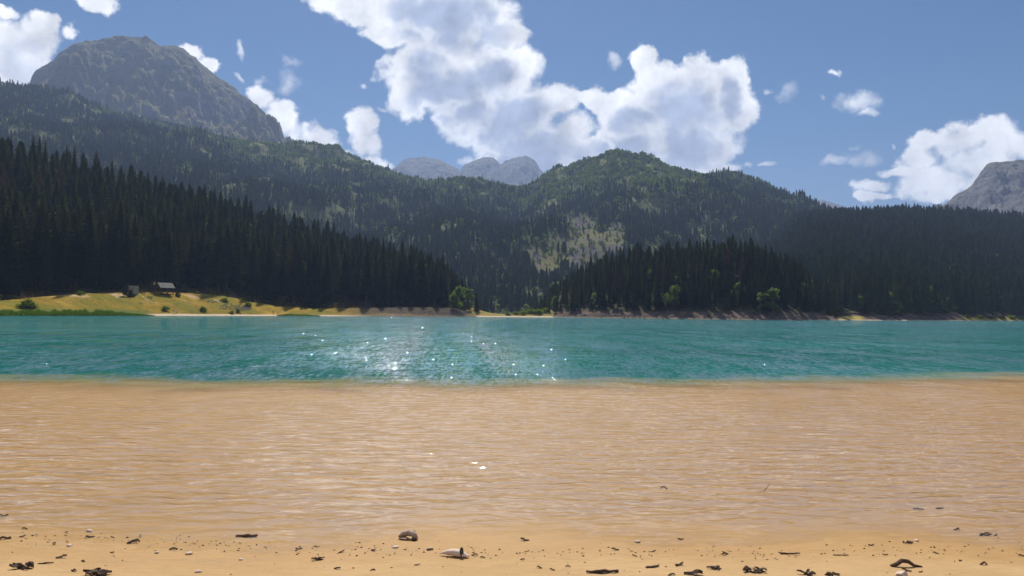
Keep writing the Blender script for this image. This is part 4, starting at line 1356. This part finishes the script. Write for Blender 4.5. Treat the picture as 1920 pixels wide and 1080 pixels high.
# ------------------------------------------------------------------ rocks
def lump(name, seed, sub=2, rough=0.35, flat=0.7, stretch=1.0):
    import bmesh
    bm = bmesh.new()
    bmesh.ops.create_icosphere(bm, subdivisions=sub, radius=1.0)
    co = np.array([v.co[:] for v in bm.verts])
    d = 1 + rough * (gnoise(co[:, 0] * 1.3 + seed * 7.1, co[:, 1] * 1.3 + co[:, 2] * 0.9 + seed) * 1.6 + gnoise(co[:, 2] * 2.6 + seed, co[:, 0] * 2.4 - co[:, 1] * 2.0 + seed * 3) * 0.9)
    co = co * d[:, None] * np.array([stretch, 1, flat])
    for v_, c_ in zip(bm.verts, co):
        v_.co = c_
    me = bpy.data.meshes.new(name)
    bm.to_mesh(me); bm.free()
    return me


M_STONE = plain_mat('grey_stone', (0.17, 0.145, 0.14), 0.9, 0.3, 1.0)
def rock_heap(name, regions, n, smin, smax, sh, label, seed):
    rg = np.random.default_rng(seed)
    protos = [lump('r', s, 1, 0.5, 0.75) for s in range(5)]
    arr = [(np.array([v.co[:] for v in p.vertices]), np.array([f.vertices[:] for f in p.polygons])) for p in protos]
    V, Fc, k0 = [], [], 0
    for i in range(n):
        cx, cy, rx, ry = regions[rg.integers(0, len(regions))]
        a = rg.uniform(0, 6.28); q = rg.uniform(0, 1) ** 0.5
        p = sh.hit(cx + rx * q * math.cos(a), cy + ry * q * math.sin(a), 220, 900)
        v_, f_ = arr[rg.integers(0, 5)]
        s_ = rg.uniform(smin, smax); th = rg.uniform(0, 6.28)
        c_, s2 = math.cos(th), math.sin(th)
        v2 = v_ * s_
        v2 = np.stack([v2[:, 0] * c_ - v2[:, 1] * s2, v2[:, 0] * s2 + v2[:, 1] * c_, v2[:, 2]], -1) + np.array([p.x, p.y, p.z + s_ * 0.2])
        V.append(v2); Fc.append(f_ + k0); k0 += len(v2)
    me = mesh_np(name, np.concatenate(V), None, np.concatenate(Fc), smooth=False)
    obj(name, me, M_STONE, label=label, cat='rocks', kind='stuff')


rock_heap('rock_heap', [(436, 576, 28, 6), (455, 579, 14, 4)], 150, 0.15, 0.42, S_LEFT, 'patch of grey broken stones at the end of the meadow', 1)
rock_heap('rock_heap', [(388, 564, 12, 2), (398, 567, 10, 2)], 50, 0.12, 0.3, S_LEFT, 'thin scatter of stones above the grey rock patch', 2)
rock_heap('scattered_stones', [(120, 565, 90, 5), (240, 565, 120, 8), (330, 570, 70, 8), (300, 560, 80, 6)], 140, 0.08, 0.22, S_LEFT, 'loose small stones strewn over the dry meadow', 3)
rock_heap('shore_stones', [(760, 589, 110, 3), (800, 585, 70, 4), (850, 588, 30, 4)], 260, 0.15, 0.4, S_LEFT, 'brown stones on the eroded bank below the spruce wood', 4)
rock_heap('shore_stones', [(1120, 592, 60, 3), (1250, 594, 120, 4), (1400, 595, 120, 4), (1500, 596, 50, 3)], 420, 0.15, 0.5, S_HEAD, 'brown stones along the bare bank of the headland', 5)
rock_heap('shore_stones', [(1680, 596, 60, 3), (1740, 596, 60, 3), (1652, 594, 12, 2)], 150, 0.2, 0.7, S_RIGHT, 'brown stones along the shore under the long slope', 6)

# ------------------------------------------------------------------ people
M_SKIN = plain_mat('skin', (0.45, 0.28, 0.2), 0.6, 0.05)
M_HAIR = plain_mat('hair', (0.03, 0.02, 0.015), 0.7, 0.1)
CLOTH = {k: plain_mat('cloth_' + k, c, 0.9, 0.06) for k, c in dict(white=(0.75, 0.73, 0.7), red=(0.5, 0.05, 0.05), blue=(0.08, 0.12, 0.3), dark=(0.03, 0.03, 0.035), lilac=(0.5, 0.42, 0.55), brown=(0.25, 0.13, 0.08), grey=(0.3, 0.3, 0.32), teal=(0.05, 0.25, 0.25)).items()}


def body_mesh(pose):
    if pose == 'sit':
        J = {'pel': (0, 0, 0.14, .15), 'waist': (0, 0.05, 0.34, .13), 'chest': (0, 0.08, 0.56, .16), 'neck': (0, 0.07, 0.74, .06), 'head': (0, 0.05, 0.9, .105), 'top': (0, 0.05, 0.98, .08),
             'shL': (.19, .08, .66, .06), 'elL': (.27, -.02, .42, .045), 'haL': (.2, -.22, .3, .035), 'shR': (-.19, .08, .66, .06), 'elR': (-.27, -.02, .42, .045), 'haR': (-.2, -.22, .3, .035),
             'hipL': (.1, 0, .12, .1), 'knL': (.15, -.38, .42, .065), 'anL': (.13, -.52, .07, .045), 'ftL': (.14, -.68, .05, .04), 'hipR': (-.1, 0, .12, .1), 'knR': (-.15, -.38, .42, .065), 'anR': (-.13, -.52, .07, .045), 'ftR': (-.14, -.68, .05, .04)}
    else:
        w = 0.16 if pose == 'walk' else 0.0
        J = {'pel': (0, 0, 0.95, .14), 'waist': (0, 0, 1.12, .125), 'chest': (0, 0, 1.34, .155), 'neck': (0, 0, 1.5, .06), 'head': (0, -0.02, 1.64, .105), 'top': (0, -0.02, 1.72, .08),
             'shL': (.19, 0, 1.42, .06), 'elL': (.26, w * .5, 1.14, .045), 'haL': (.27, -.1 - w * .4, .88, .035), 'shR': (-.19, 0, 1.42, .06), 'elR': (-.26, -w * .5, 1.14, .045), 'haR': (-.27, -.1, .9, .035),
             'hipL': (.1, 0, .9, .1), 'knL': (.11, -w, .5, .065), 'anL': (.11, -w * .8, .08, .045), 'ftL': (.12, -w - .16, .05, .04), 'hipR': (-.1, 0, .9, .1), 'knR': (-.11, w * .4, .5, .065), 'anR': (-.11, w * 1.4, .08, .045), 'ftR': (-.12, w - .1, .05, .04)}
    ks = list(J)
    E = [('pel', 'waist'), ('waist', 'chest'), ('chest', 'neck'), ('neck', 'head'), ('head', 'top')]
    for s_ in 'LR':
        E += [('chest', 'sh' + s_), ('sh' + s_, 'el' + s_), ('el' + s_, 'ha' + s_), ('pel', 'hip' + s_), ('hip' + s_, 'kn' + s_), ('kn' + s_, 'an' + s_), ('an' + s_, 'ft' + s_)]
    me = bpy.data.meshes.new('body')
    me.from_pydata([J[k][:3] for k in ks], [(ks.index(a), ks.index(b)) for a, b in E], [])
    o = bpy.data.objects.new('body_tmp', me); COL.objects.link(o)
    o.modifiers.new('skin', 'SKIN')
    for i, k in enumerate(ks):
        me.skin_vertices[0].data[i].radius = (J[k][3], J[k][3] * (0.75 if k in ('chest', 'waist', 'pel') else 1.0))
    me.skin_vertices[0].data[0].use_root = True
    sb = o.modifiers.new('sub', 'SUBSURF'); sb.levels = 1
    dg = bpy.context.evaluated_depsgraph_get()
    res = bpy.data.meshes.new_from_object(o.evaluated_get(dg))
    bpy.data.objects.remove(o); bpy.data.meshes.remove(me)
    return res


BODY = {k: body_mesh(k) for k in ('stand', 'walk', 'sit')}
HAIR = lump('hair', 3, 2, 0.08, 0.9)


def person(p, pose, shirt, legs, label, turn=0.0, group=None):
    me = BODY[pose].copy()
    me.materials.clear()
    for m_ in (M_SKIN, CLOTH[shirt], CLOTH[legs]):
        me.materials.append(m_)
    for f in me.polygons:
        c = f.center
        if pose == 'sit':
            k = 1 if (0.26 < c.z < 0.72 and c.y > -0.12) else 2 if (c.z < 0.3 and c.y > -0.3) else 0
        else:
            k = 1 if (1.02 < c.z < 1.49 and not (abs(c.x) > .2 and c.z < 1.25)) else 2 if (0.45 < c.z <= 1.02 and abs(c.x) < 0.215) else 0
        f.material_index = k
        f.use_smooth = True
    o = obj('person', me, None, label=label, cat='person', group=group, loc=p)
    o.rotation_euler = (0, 0, turn)
    hz = (0.96, 0.07) if pose == 'sit' else (1.7, 0.0)
    h = bpy.data.objects.new('hair', HAIR); COL.objects.link(h); h.parent = o
    if not HAIR.materials:
        HAIR.materials.append(M_HAIR)
    h.scale = (0.105, 0.115, 0.09); h.location = (0, hz[1], hz[0])
    return o


def on(px, py, sh=S_LEFT):
    return sh.hit(px, py, 220, 900)


person(on(326, 589), 'stand', 'lilac', 'white', 'person in a lilac top standing on the sand below the meadow', 0.4)
person(on(331, 589), 'walk', 'white', 'dark', 'person in a white top walking beside the one in lilac', 2.6)
person(on(370, 553), 'stand', 'grey', 'dark', 'person in a grey top standing above the dark slope edge near the sage shrub', 0.3)
person(on(373.5, 555), 'sit', 'white', 'grey', 'person in a white top seated next to the one in grey', 0.2)
person(on(379, 558), 'sit', 'white', 'blue', 'person in white sitting on the slope below two companions', -0.6)
person(on(442, 590), 'stand', 'white', 'grey', 'person in white standing on sand before the rock patch', 0.1)
person(on(451.5, 589.5), 'sit', 'grey', 'dark', 'person in grey sitting on sand before the rock patch', 0.5)
person(on(512.5, 590), 'stand', 'brown', 'red', 'bather in reddish brown standing on the narrow pale beach', 0.9)
person(on(520.5, 590), 'walk', 'white', 'dark', 'person in a white shirt and dark trousers by the reddish brown bather', 2.8)
person(on(619, 579), 'walk', 'white', 'dark', 'person in a bright white shirt walking below the spruce wood', 1.4)
person(on(624.5, 579), 'walk', 'dark', 'dark', 'person in dark clothes walking beside the bright white shirt', 1.4)
person(on(1, 562), 'sit', 'white', 'white', 'person all in white resting at the shaded meadow edge', 0.0)
person(on(46, 560), 'sit', 'red', 'dark', 'person in a red top sitting in a group on the shaded meadow', 0.7)
person(on(54, 560), 'sit', 'teal', 'red', 'person in teal sitting beside the red top on the shaded meadow', -0.4)
person(on(61, 559), 'stand', 'dark', 'grey', 'person in dark clothes standing over the group on the shaded meadow', -0.8)
person(on(30, 553), 'walk', 'white', 'grey', 'person in a white shirt walking along the foot of the dark wood', 1.6)
for q, nm in ((1068, 'white'), (1075, 'grey'), (1081, 'white')):
    person(on(q, 584, S_HEAD), 'walk', nm, 'dark', {1068: 'person in white leading three walkers on the headland bank', 1075: 'person in grey walking between two in white on the headland bank', 1081: 'person in white last of three walkers on the headland bank'}[q], -1.2)

# rowing boat near the headland
M_BOAT = plain_mat('red_paint', (0.5, 0.06, 0.05), 0.5, 0.1)
a_ = az_of(1500); rb_ = 396.0
bt = obj('rowing_boat', None, label='small red rowing boat on the water beside the headland', cat='boat', loc=(rb_ * math.sin(a_), rb_ * math.cos(a_), 0))
bt.rotation_euler = (0, 0, RAD(8))
secs = [(-1.9, 0.12, 0.45), (-1.5, 0.45, 0.38), (-0.7, 0.62, 0.34), (0.3, 0.64, 0.34), (1.2, 0.5, 0.38), (1.9, 0.06, 0.5)]
V_, F_ = [], []
for (xx, ww, zt) in secs:
    V_ += [(xx, -ww, zt), (xx, -ww * 0.75, -0.05), (xx, 0, -0.16), (xx, ww * 0.75, -0.05), (xx, ww, zt), (xx, ww * 0.82, zt - 0.04), (xx, 0, 0.0), (xx, -ww * 0.82, zt - 0.04)]
for i in range(len(secs) - 1):
    for k in range(8):
        F_.append((i * 8 + k, i * 8 + (k + 1) % 8, i * 8 + 8 + (k + 1) % 8, i * 8 + 8 + k))
F_ += [tuple(range(8))[::-1], tuple(range(40, 48))]
obj('hull', MB().add(V_, F_).mesh('hull'), M_BOAT, bt)
for xx in (-0.8, 0.6):
    obj('seat', MB().box((xx, 0, 0.2), (0.22, 0.95, 0.04)).mesh('seat'), M_WOOD, bt)
ct, st_ = math.cos(RAD(8)), math.sin(RAD(8))
person((bt.location.x - 0.8 * ct, bt.location.y - 0.8 * st_, 0.18), 'sit', 'white', 'dark', 'rower in a white shirt sitting in the red boat', 1.5)
person((bt.location.x + 0.7 * ct, bt.location.y + 0.7 * st_, 0.18), 'sit', 'red', 'dark', 'passenger in red sitting in the red boat', -1.5)

# ------------------------------------------------------------------ driftwood, bark and pebbles on the sand
M_DARKBARK = plain_mat('wet_bark', (0.1, 0.063, 0.044), 0.85, 0.5, 25.0, 0.6)
M_BROWNBARK = plain_mat('brown_bark', (0.17, 0.105, 0.065), 0.85, 0.45, 25.0, 0.6)
M_DRIFT = plain_mat('bleached_wood', (0.78, 0.6, 0.48), 0.75, 0.15, 14.0, 0.4)
M_SLATE = plain_mat('dark_slate', (0.075, 0.075, 0.06), 0.8, 0.2, 20.0, 0.3)
M_PEBBLE = plain_mat('pale_pebble', (0.72, 0.56, 0.45), 0.7, 0.2, 20.0, 0.3)
M_ROOTWOOD = plain_mat('rosy_rootwood', (0.5, 0.36, 0.27), 0.8, 0.3, 16.0, 0.5)


def gpix(px, py):
    d = pix_dir(px, py)
    tt = -EYE / d.z
    for _ in range(6):
        p = d * tt
        tt = (float(ground_z(p.x, p.y)) - EYE) / d.z
    p = d * tt
    return Vector((p.x, p.y, float(ground_z(p.x, p.y)))), p.length / F_PX     # point, metres per pixel


def flake(name, L, Wd, T, seed, bend=0.3, n=9, curl=0.25):
    """ragged curled strip of bark: a closed solid"""
    rg = random.Random(seed)
    V, Fc = [], []
    for i in range(n + 1):
        f = i / n
        w = Wd * (math.sin(math.pi * min(1, max(0.02, f))) ** 0.5) * rg.uniform(0.6, 1.15) * 0.5
        x = (f - 0.5) * L; yo = bend * L * (f - 0.5) ** 2 + rg.uniform(-0.06, 0.06) * Wd
        zz = curl * Wd * math.sin(f * 5 + seed) + rg.uniform(0, 0.2) * Wd
        zz = max(zz, -T * 0.3)
        V += [(x, yo - w, zz), (x, yo, zz + T + 0.35 * w), (x, yo + w, zz), (x, yo, zz - T * 0.6)]
    for i in range(n):
        for k in range(4):
            Fc.append((i * 4 + k, i * 4 + (k + 1) % 4, i * 4 + 4 + (k + 1) % 4, i * 4 + 4 + k))
    Fc += [(3, 2, 1, 0), (n * 4, n * 4 + 1, n * 4 + 2, n * 4 + 3)]
    return MB().add(V, Fc).mesh(name)


def drop(name, me, mat, px, py, label, cat, group=None, turn=0.0, sink=0.0, tilt=(0, 0)):
    p, _ = gpix(px, py)
    o = obj(name, me, mat, label=label, cat=cat, group=group, loc=(p.x, p.y, p.z + sink))
    o.rotation_euler = (tilt[0], tilt[1], turn)
    return o


def clump_mesh(name, w, seed, pieces=9, hgt=0.4):
    """tangle of several bark shreds pressed into one clump"""
    rg = random.Random(seed); mb = MB()
    for i in range(pieces):
        L = w * rg.uniform(0.25, 0.6)
        me = flake('t', L, L * rg.uniform(0.25, 0.5), L * 0.09, seed * 31 + i, rg.uniform(-0.5, 0.5))
        R = Euler((rg.uniform(-0.5, 0.5), rg.uniform(-0.4, 0.4), rg.uniform(-0.9, 0.9))).to_matrix()
        off = Vector((rg.uniform(-0.36, 0.36) * w, rg.uniform(-0.22, 0.22) * w, rg.uniform(0.0, hgt * 0.16) * w + 0.004))
        mb.add([R @ v_.co + off for v_ in me.vertices], [f.vertices[:] for f in me.polygons])
        bpy.data.meshes.remove(me)
    return mb.mesh(name)


SM = lambda py: (EYE * F_PX / max(60, py - 588)) / F_PX     # metres per photo pixel across, on the sand
# the pale spindle of driftwood with a dark slate chip standing on it
mpp = SM(1043)
L = 62 * mpp
mb = MB()
pts, rads = [], []
for i in range(13):
    f = i / 12
    pts.append(((f - 0.5) * L, 0.012 * math.sin(f * 3), 0.012 + 0.02 * math.sin(math.pi * f)))
    rads.append(0.002 + 0.036 * math.sin(math.pi * f ** 1.25) ** 0.85)
mb.tube(pts, rads, 14, 0.75)
dw = drop('driftwood', mb.mesh('driftwood', True), M_DRIFT, 851, 1044, 'pale pink spindle-shaped driftwood lying on the sand', 'driftwood', turn=RAD(-20))
chip = MB()
ring_o = [(0.016 * math.cos(a), 0, 0.036 + 0.036 * math.sin(a)) for a in np.linspace(0, 2 * math.pi, 14, endpoint=False)]
chip.add([(a, -0.004, c_) for a, _, c_ in ring_o] + [(a, 0.004, c_) for a, _, c_ in ring_o], [tuple(range(14)), tuple(range(14, 28))[::-1]] + [(i, 14 + i, 14 + (i + 1) % 14, (i + 1) % 14) for i in range(14)])
co_ = drop('slate_chip', chip.mesh('slate_chip'), M_SLATE, 865.5, 1047, 'oval dark grey chip propped upright against the pale driftwood', 'stone', turn=RAD(8), sink=0.016, tilt=(RAD(-8), 0))
# the hollow pale root piece with a dark knob
mb = MB()
mb.tube([(-0.085, 0.0, 0.012), (-0.05, 0.012, 0.04), (0.0, 0.02, 0.052), (0.05, 0.01, 0.045), (0.085, -0.01, 0.012)], [0.016, 0.03, 0.036, 0.03, 0.018], 10, 0.8)
rt = obj('root_piece', None, label='arched pale root piece with a dark knob at the waterline', cat='driftwood')
p_, _ = gpix(765, 1011); rt.location = p_; rt.rotation_euler = (0, 0, RAD(-14))
obj('arch', mb.mesh('arch', True), M_ROOTWOOD, rt)
obj('shred', flake('shred', 0.1, 0.03, 0.006, 5, 0.5), M_BROWNBARK, rt, loc=(-0.03, -0.03, 0.012))
kn = obj('knob', lump('knob', 8, 2, 0.3, 1.0), M_DARKBARK, rt, loc=(0.068, -0.03, 0.014)); kn.scale = (0.021, 0.021, 0.022)

# larger unique pieces: px, py, width in photo pixels
UNI = [
    ('bark_clump', 47, 1066, 56, 'wide clump of black bark shreds beside a straight twig', 'bark', 1, -0.1),
    ('bark_clump', 172, 1080, 60, 'humped black bark clump near a pale chip', 'bark', 2, 0.05),
    ('bark_clump', 595, 1050, 30, 'compact dark bark clump alone on smooth sand', 'bark', 3, 0.1),
    ('bark_clump', 1338, 1067, 34, 'dark bark clump trailing a thin twig', 'bark', 4, 0.15),
    ('bark_clump', 1413, 1072, 46, 'broad crumbly dark bark clump next to the trailing clump', 'bark', 5, 0.1),
    ('bark_clump', 1515, 1078, 40, 'black shaggy bark clump beside a flatter one', 'bark', 6, 0.0),
    ('bark_clump', 1562, 1078, 32, 'flat dark bark shreds beside the shaggy clump', 'bark', 7, 0.0),
    ('bark_clump', 1701, 1018, 24, 'dark bark scrap with a reddish chip at the water margin', 'bark', 8, 0.1),
    ('bark_clump', 1844, 1004, 28, 'ochre and dark bark tangle lying in the wet silt', 'bark', 9, 0.1)]
for (nm, a, b, w_, lb, ct_, sd_, tn) in UNI:
    drop(nm, clump_mesh(nm, w_ * SM(b) * 0.86, sd_), M_DARKBARK if sd_ != 9 else M_BROWNBARK, a, b, lb, ct_, turn=tn)
STICKS = [
    ('bark_log', 462, 1007, 40, 0.012, M_BROWNBARK, 'rough brown bark log lying along the waterline', 0.06, 0.1),
    ('stick', 1130, 1075, 60, 0.011, M_DARKBARK, 'thick dark stick with a tapered tip', 0.14, 0.25),
    ('stick', 86, 1057, 26, 0.005, M_DARKBARK, 'short straight twig pointing away from the wide bark clump', 0.25, 0.0),
    ('stick', 1225, 1064, 30, 0.008, M_BROWNBARK, 'short forked brown stick above the thick dark one', 0.45, 0.3),
    ('stick', 1480, 1040, 38, 0.006, M_DARKBARK, 'thin crooked stick on damp sand behind the shaggy clump', -0.15, 0.5),
    ('stick', 1577, 1042, 28, 0.004, M_BROWNBARK, 'faint thin twig on damp sand past the crooked stick', -0.05, 0.2),
    ('stick', 1722, 955, 20, 0.006, M_DARKBARK, 'small dark twig breaking the shallow water', 0.0, 0.3),
    ('stick', 1762, 954, 16, 0.007, M_DARKBARK, 'stubby dark twig breaking the shallow water', 0.1, 0.3)]
for (nm, a, b, w_, rd, mt, lb, tn, bd) in STICKS:
    L = w_ * SM(b); rgx = random.Random(int(a))
    pts = [((f - 0.5) * L, bd * L * (f - 0.5) ** 2 + rgx.uniform(-0.03, 0.03) * L, rd * 0.7 + rgx.uniform(0, 0.04) * L) for f in np.linspace(0, 1, 8)]
    rads = [rd * (0.5 + 0.7 * math.sin(math.pi * (0.15 + 0.7 * f))) * rgx.uniform(0.75, 1.2) for f in np.linspace(0, 1, 8)]
    sink = 0.0 if b > 985 else 0.09
    drop(nm, MB().tube(pts, rads, 8).mesh(nm), mt, a, b, lb, 'stick', turn=tn, sink=sink if sink == 0 else 0.0)
# bent branch like a low roof
L = 56 * SM(1062)
drop('bent_branch', MB().tube([(-L / 2, 0, 0.004), (-L * 0.3, 0, 0.02), (-L * 0.12, 0.01, 0.045), (0.02, 0.01, 0.04), (L * 0.25, 0, 0.014), (L / 2, -0.01, 0.006)], [0.012, 0.016, 0.017, 0.016, 0.012, 0.008], 9).mesh('bent_branch'), M_DARKBARK, 1699, 1063, 'dark branch bent into a low arch on the sand', 'stick', turn=-0.05)
# thin twig standing out of the shallows
p_, _ = gpix(1440, 930)
obj('twig', MB().tube([(-0.045, 0, 0.05), (-0.005, 0.015, 0.095), (0.03, 0.025, 0.125)], [0.004, 0.003, 0.002], 6).mesh('twig'), M_DARKBARK, label='thin twig slanting up out of the shallow water', cat='stick', loc=p_)
p_, _ = gpix(1245, 924)
obj('floating_leaf', flake('floating_leaf', 0.085, 0.04, 0.006, 12, 0.2), M_DARKBARK, label='small dark leaf afloat far out on the clear shallow', cat='leaf', loc=(p_.x, p_.y, 0.004))

SCRAPS = [(115, 1046, 18), (139, 1071, 13), (156, 1053, 11), (47, 992, 11), (169, 1008, 15), (7, 968, 16), (42, 1007, 11), (250, 1018, 22), (325, 1031, 16), (10, 1011, 20), (770, 999, 18), (806, 1032, 14), (782, 1060, 10), (632, 1067, 13), (699, 1070, 10), (592, 1026, 9), (984, 1014, 17), (1276, 1012, 11), (1274, 1060, 20), (1300, 1078, 34), (1259, 1079, 14), (1011, 1065, 11), (1154, 1032, 14), (1036, 1069, 11), (1634, 1023, 12), (1867, 1005, 11), (1794, 994, 13), (1845, 1059, 16), (1916, 1043, 13), (1700, 1071, 16), (1727, 1073, 11), (1225, 1035, 10), (980, 1050, 9), (1065, 1063, 10), (1360, 1040, 16), (1190, 1043, 10), (560, 1030, 12), (700, 1033, 12), (640, 1036, 11), (890, 1042, 12), (905, 1046, 10), (1755, 1038, 11), (1800, 1052, 10), (1660, 1041, 10), (210, 1037, 10), (102, 1020, 10)]
for i, (a, b, w_) in enumerate(SCRAPS):
    L = w_ * SM(b)
    drop('bark_scrap', flake('bark_scrap', L, L * random.uniform(0.3, 0.55), L * 0.1, 500 + i, random.uniform(-0.5, 0.5)), M_DARKBARK if i % 3 else M_BROWNBARK, a, b, 'small dark bark scrap lying on the tan sand', 'bark', 'bark scraps on the sand', random.uniform(-0.6, 0.6), 0.003)
PEB = [(130, 1024, 11), (294, 1037, 9), (355, 1039, 15), (452, 1050, 9), (741, 1027, 16), (1195, 1017, 13), (372, 1073, 14), (1690, 1078, 24), (806, 1029, 9), (167, 997, 13), (1718, 1014, 11)]
for i, (a, b, w_) in enumerate(PEB):
    me = lump('pebble', 40 + i, 2, 0.3, 0.6, 1.3)
    o = drop('pebble', me, M_PEBBLE, a, b, 'small pale stone lying on the tan sand', 'stone', 'pale stones on the sand', random.uniform(-1, 1), 0.006)
    s_ = w_ * SM(b) * 0.36
    o.scale = (s_, s_, s_)
# crumbs of bark and needles along the drift line
rg = np.random.default_rng(77)
V, Fc, k0 = [], [], 0
for i in range(480):
    if rg.uniform() < 0.85:
        px_ = rg.uniform(-60, 1980); py_ = np.interp(px_, [0, 200, 400, 700, 1000, 1300, 1600, 1920], [1008, 1012, 1024, 1032, 1038, 1038, 1036, 1030]) + rg.normal(0, 7)
    else:
        px_ = rg.uniform(-60, 1980); py_ = rg.uniform(1010, 1078)
    p, mp = gpix(px_, py_)
    L = SM(py_) * rg.uniform(1.2, 7.0); w_ = L * rg.uniform(0.15, 0.5); th = rg.normal(0, 0.5)
    c_, s2 = math.cos(th), math.sin(th)
    v0 = np.array([(-L / 2, 0, 0), (0, -w_ / 2, 0.0), (L / 2, 0, 0), (0, w_ / 2, 0), (0, 0, w_ * 0.6 + 0.002)])
    v0 = np.stack([v0[:, 0] * c_ - v0[:, 1] * s2, v0[:, 0] * s2 + v0[:, 1] * c_, v0[:, 2]], -1) + np.array([p.x, p.y, p.z + 0.001])
    V.append(v0); Fc.append(np.array([(0, 1, 4), (1, 2, 4), (2, 3, 4), (3, 0, 4)]) + k0); k0 += 5
obj('drift_crumbs', mesh_np('drift_crumbs', np.concatenate(V), None, np.concatenate(Fc), smooth=False), M_BROWNBARK, label='fine bark crumbs strewn along the drift line', cat='debris', kind='stuff')

# ------------------------------------------------------------------ haze: the air between here and the mountains
m = bpy.data.materials.new('mountain_air'); m.use_nodes = True
m.node_tree.nodes.clear()
t = NT(m.node_tree)
vol = t.n('ShaderNodeVolumePrincipled', {'Color': (0.44, 0.61, 1.0, 1), 'Density': 0.000112, 'Anisotropy': 0.25})
o_ = t.n('ShaderNodeOutputMaterial')
t.link(vol.outputs[0], o_.inputs['Volume'])
hb = MB().box((0, 3900, 625), (11600, 9000, 1280)).mesh('haze')
obj('haze', hb, m, kind='stuff', label='thin blue mountain air filling the valley', cat='haze')
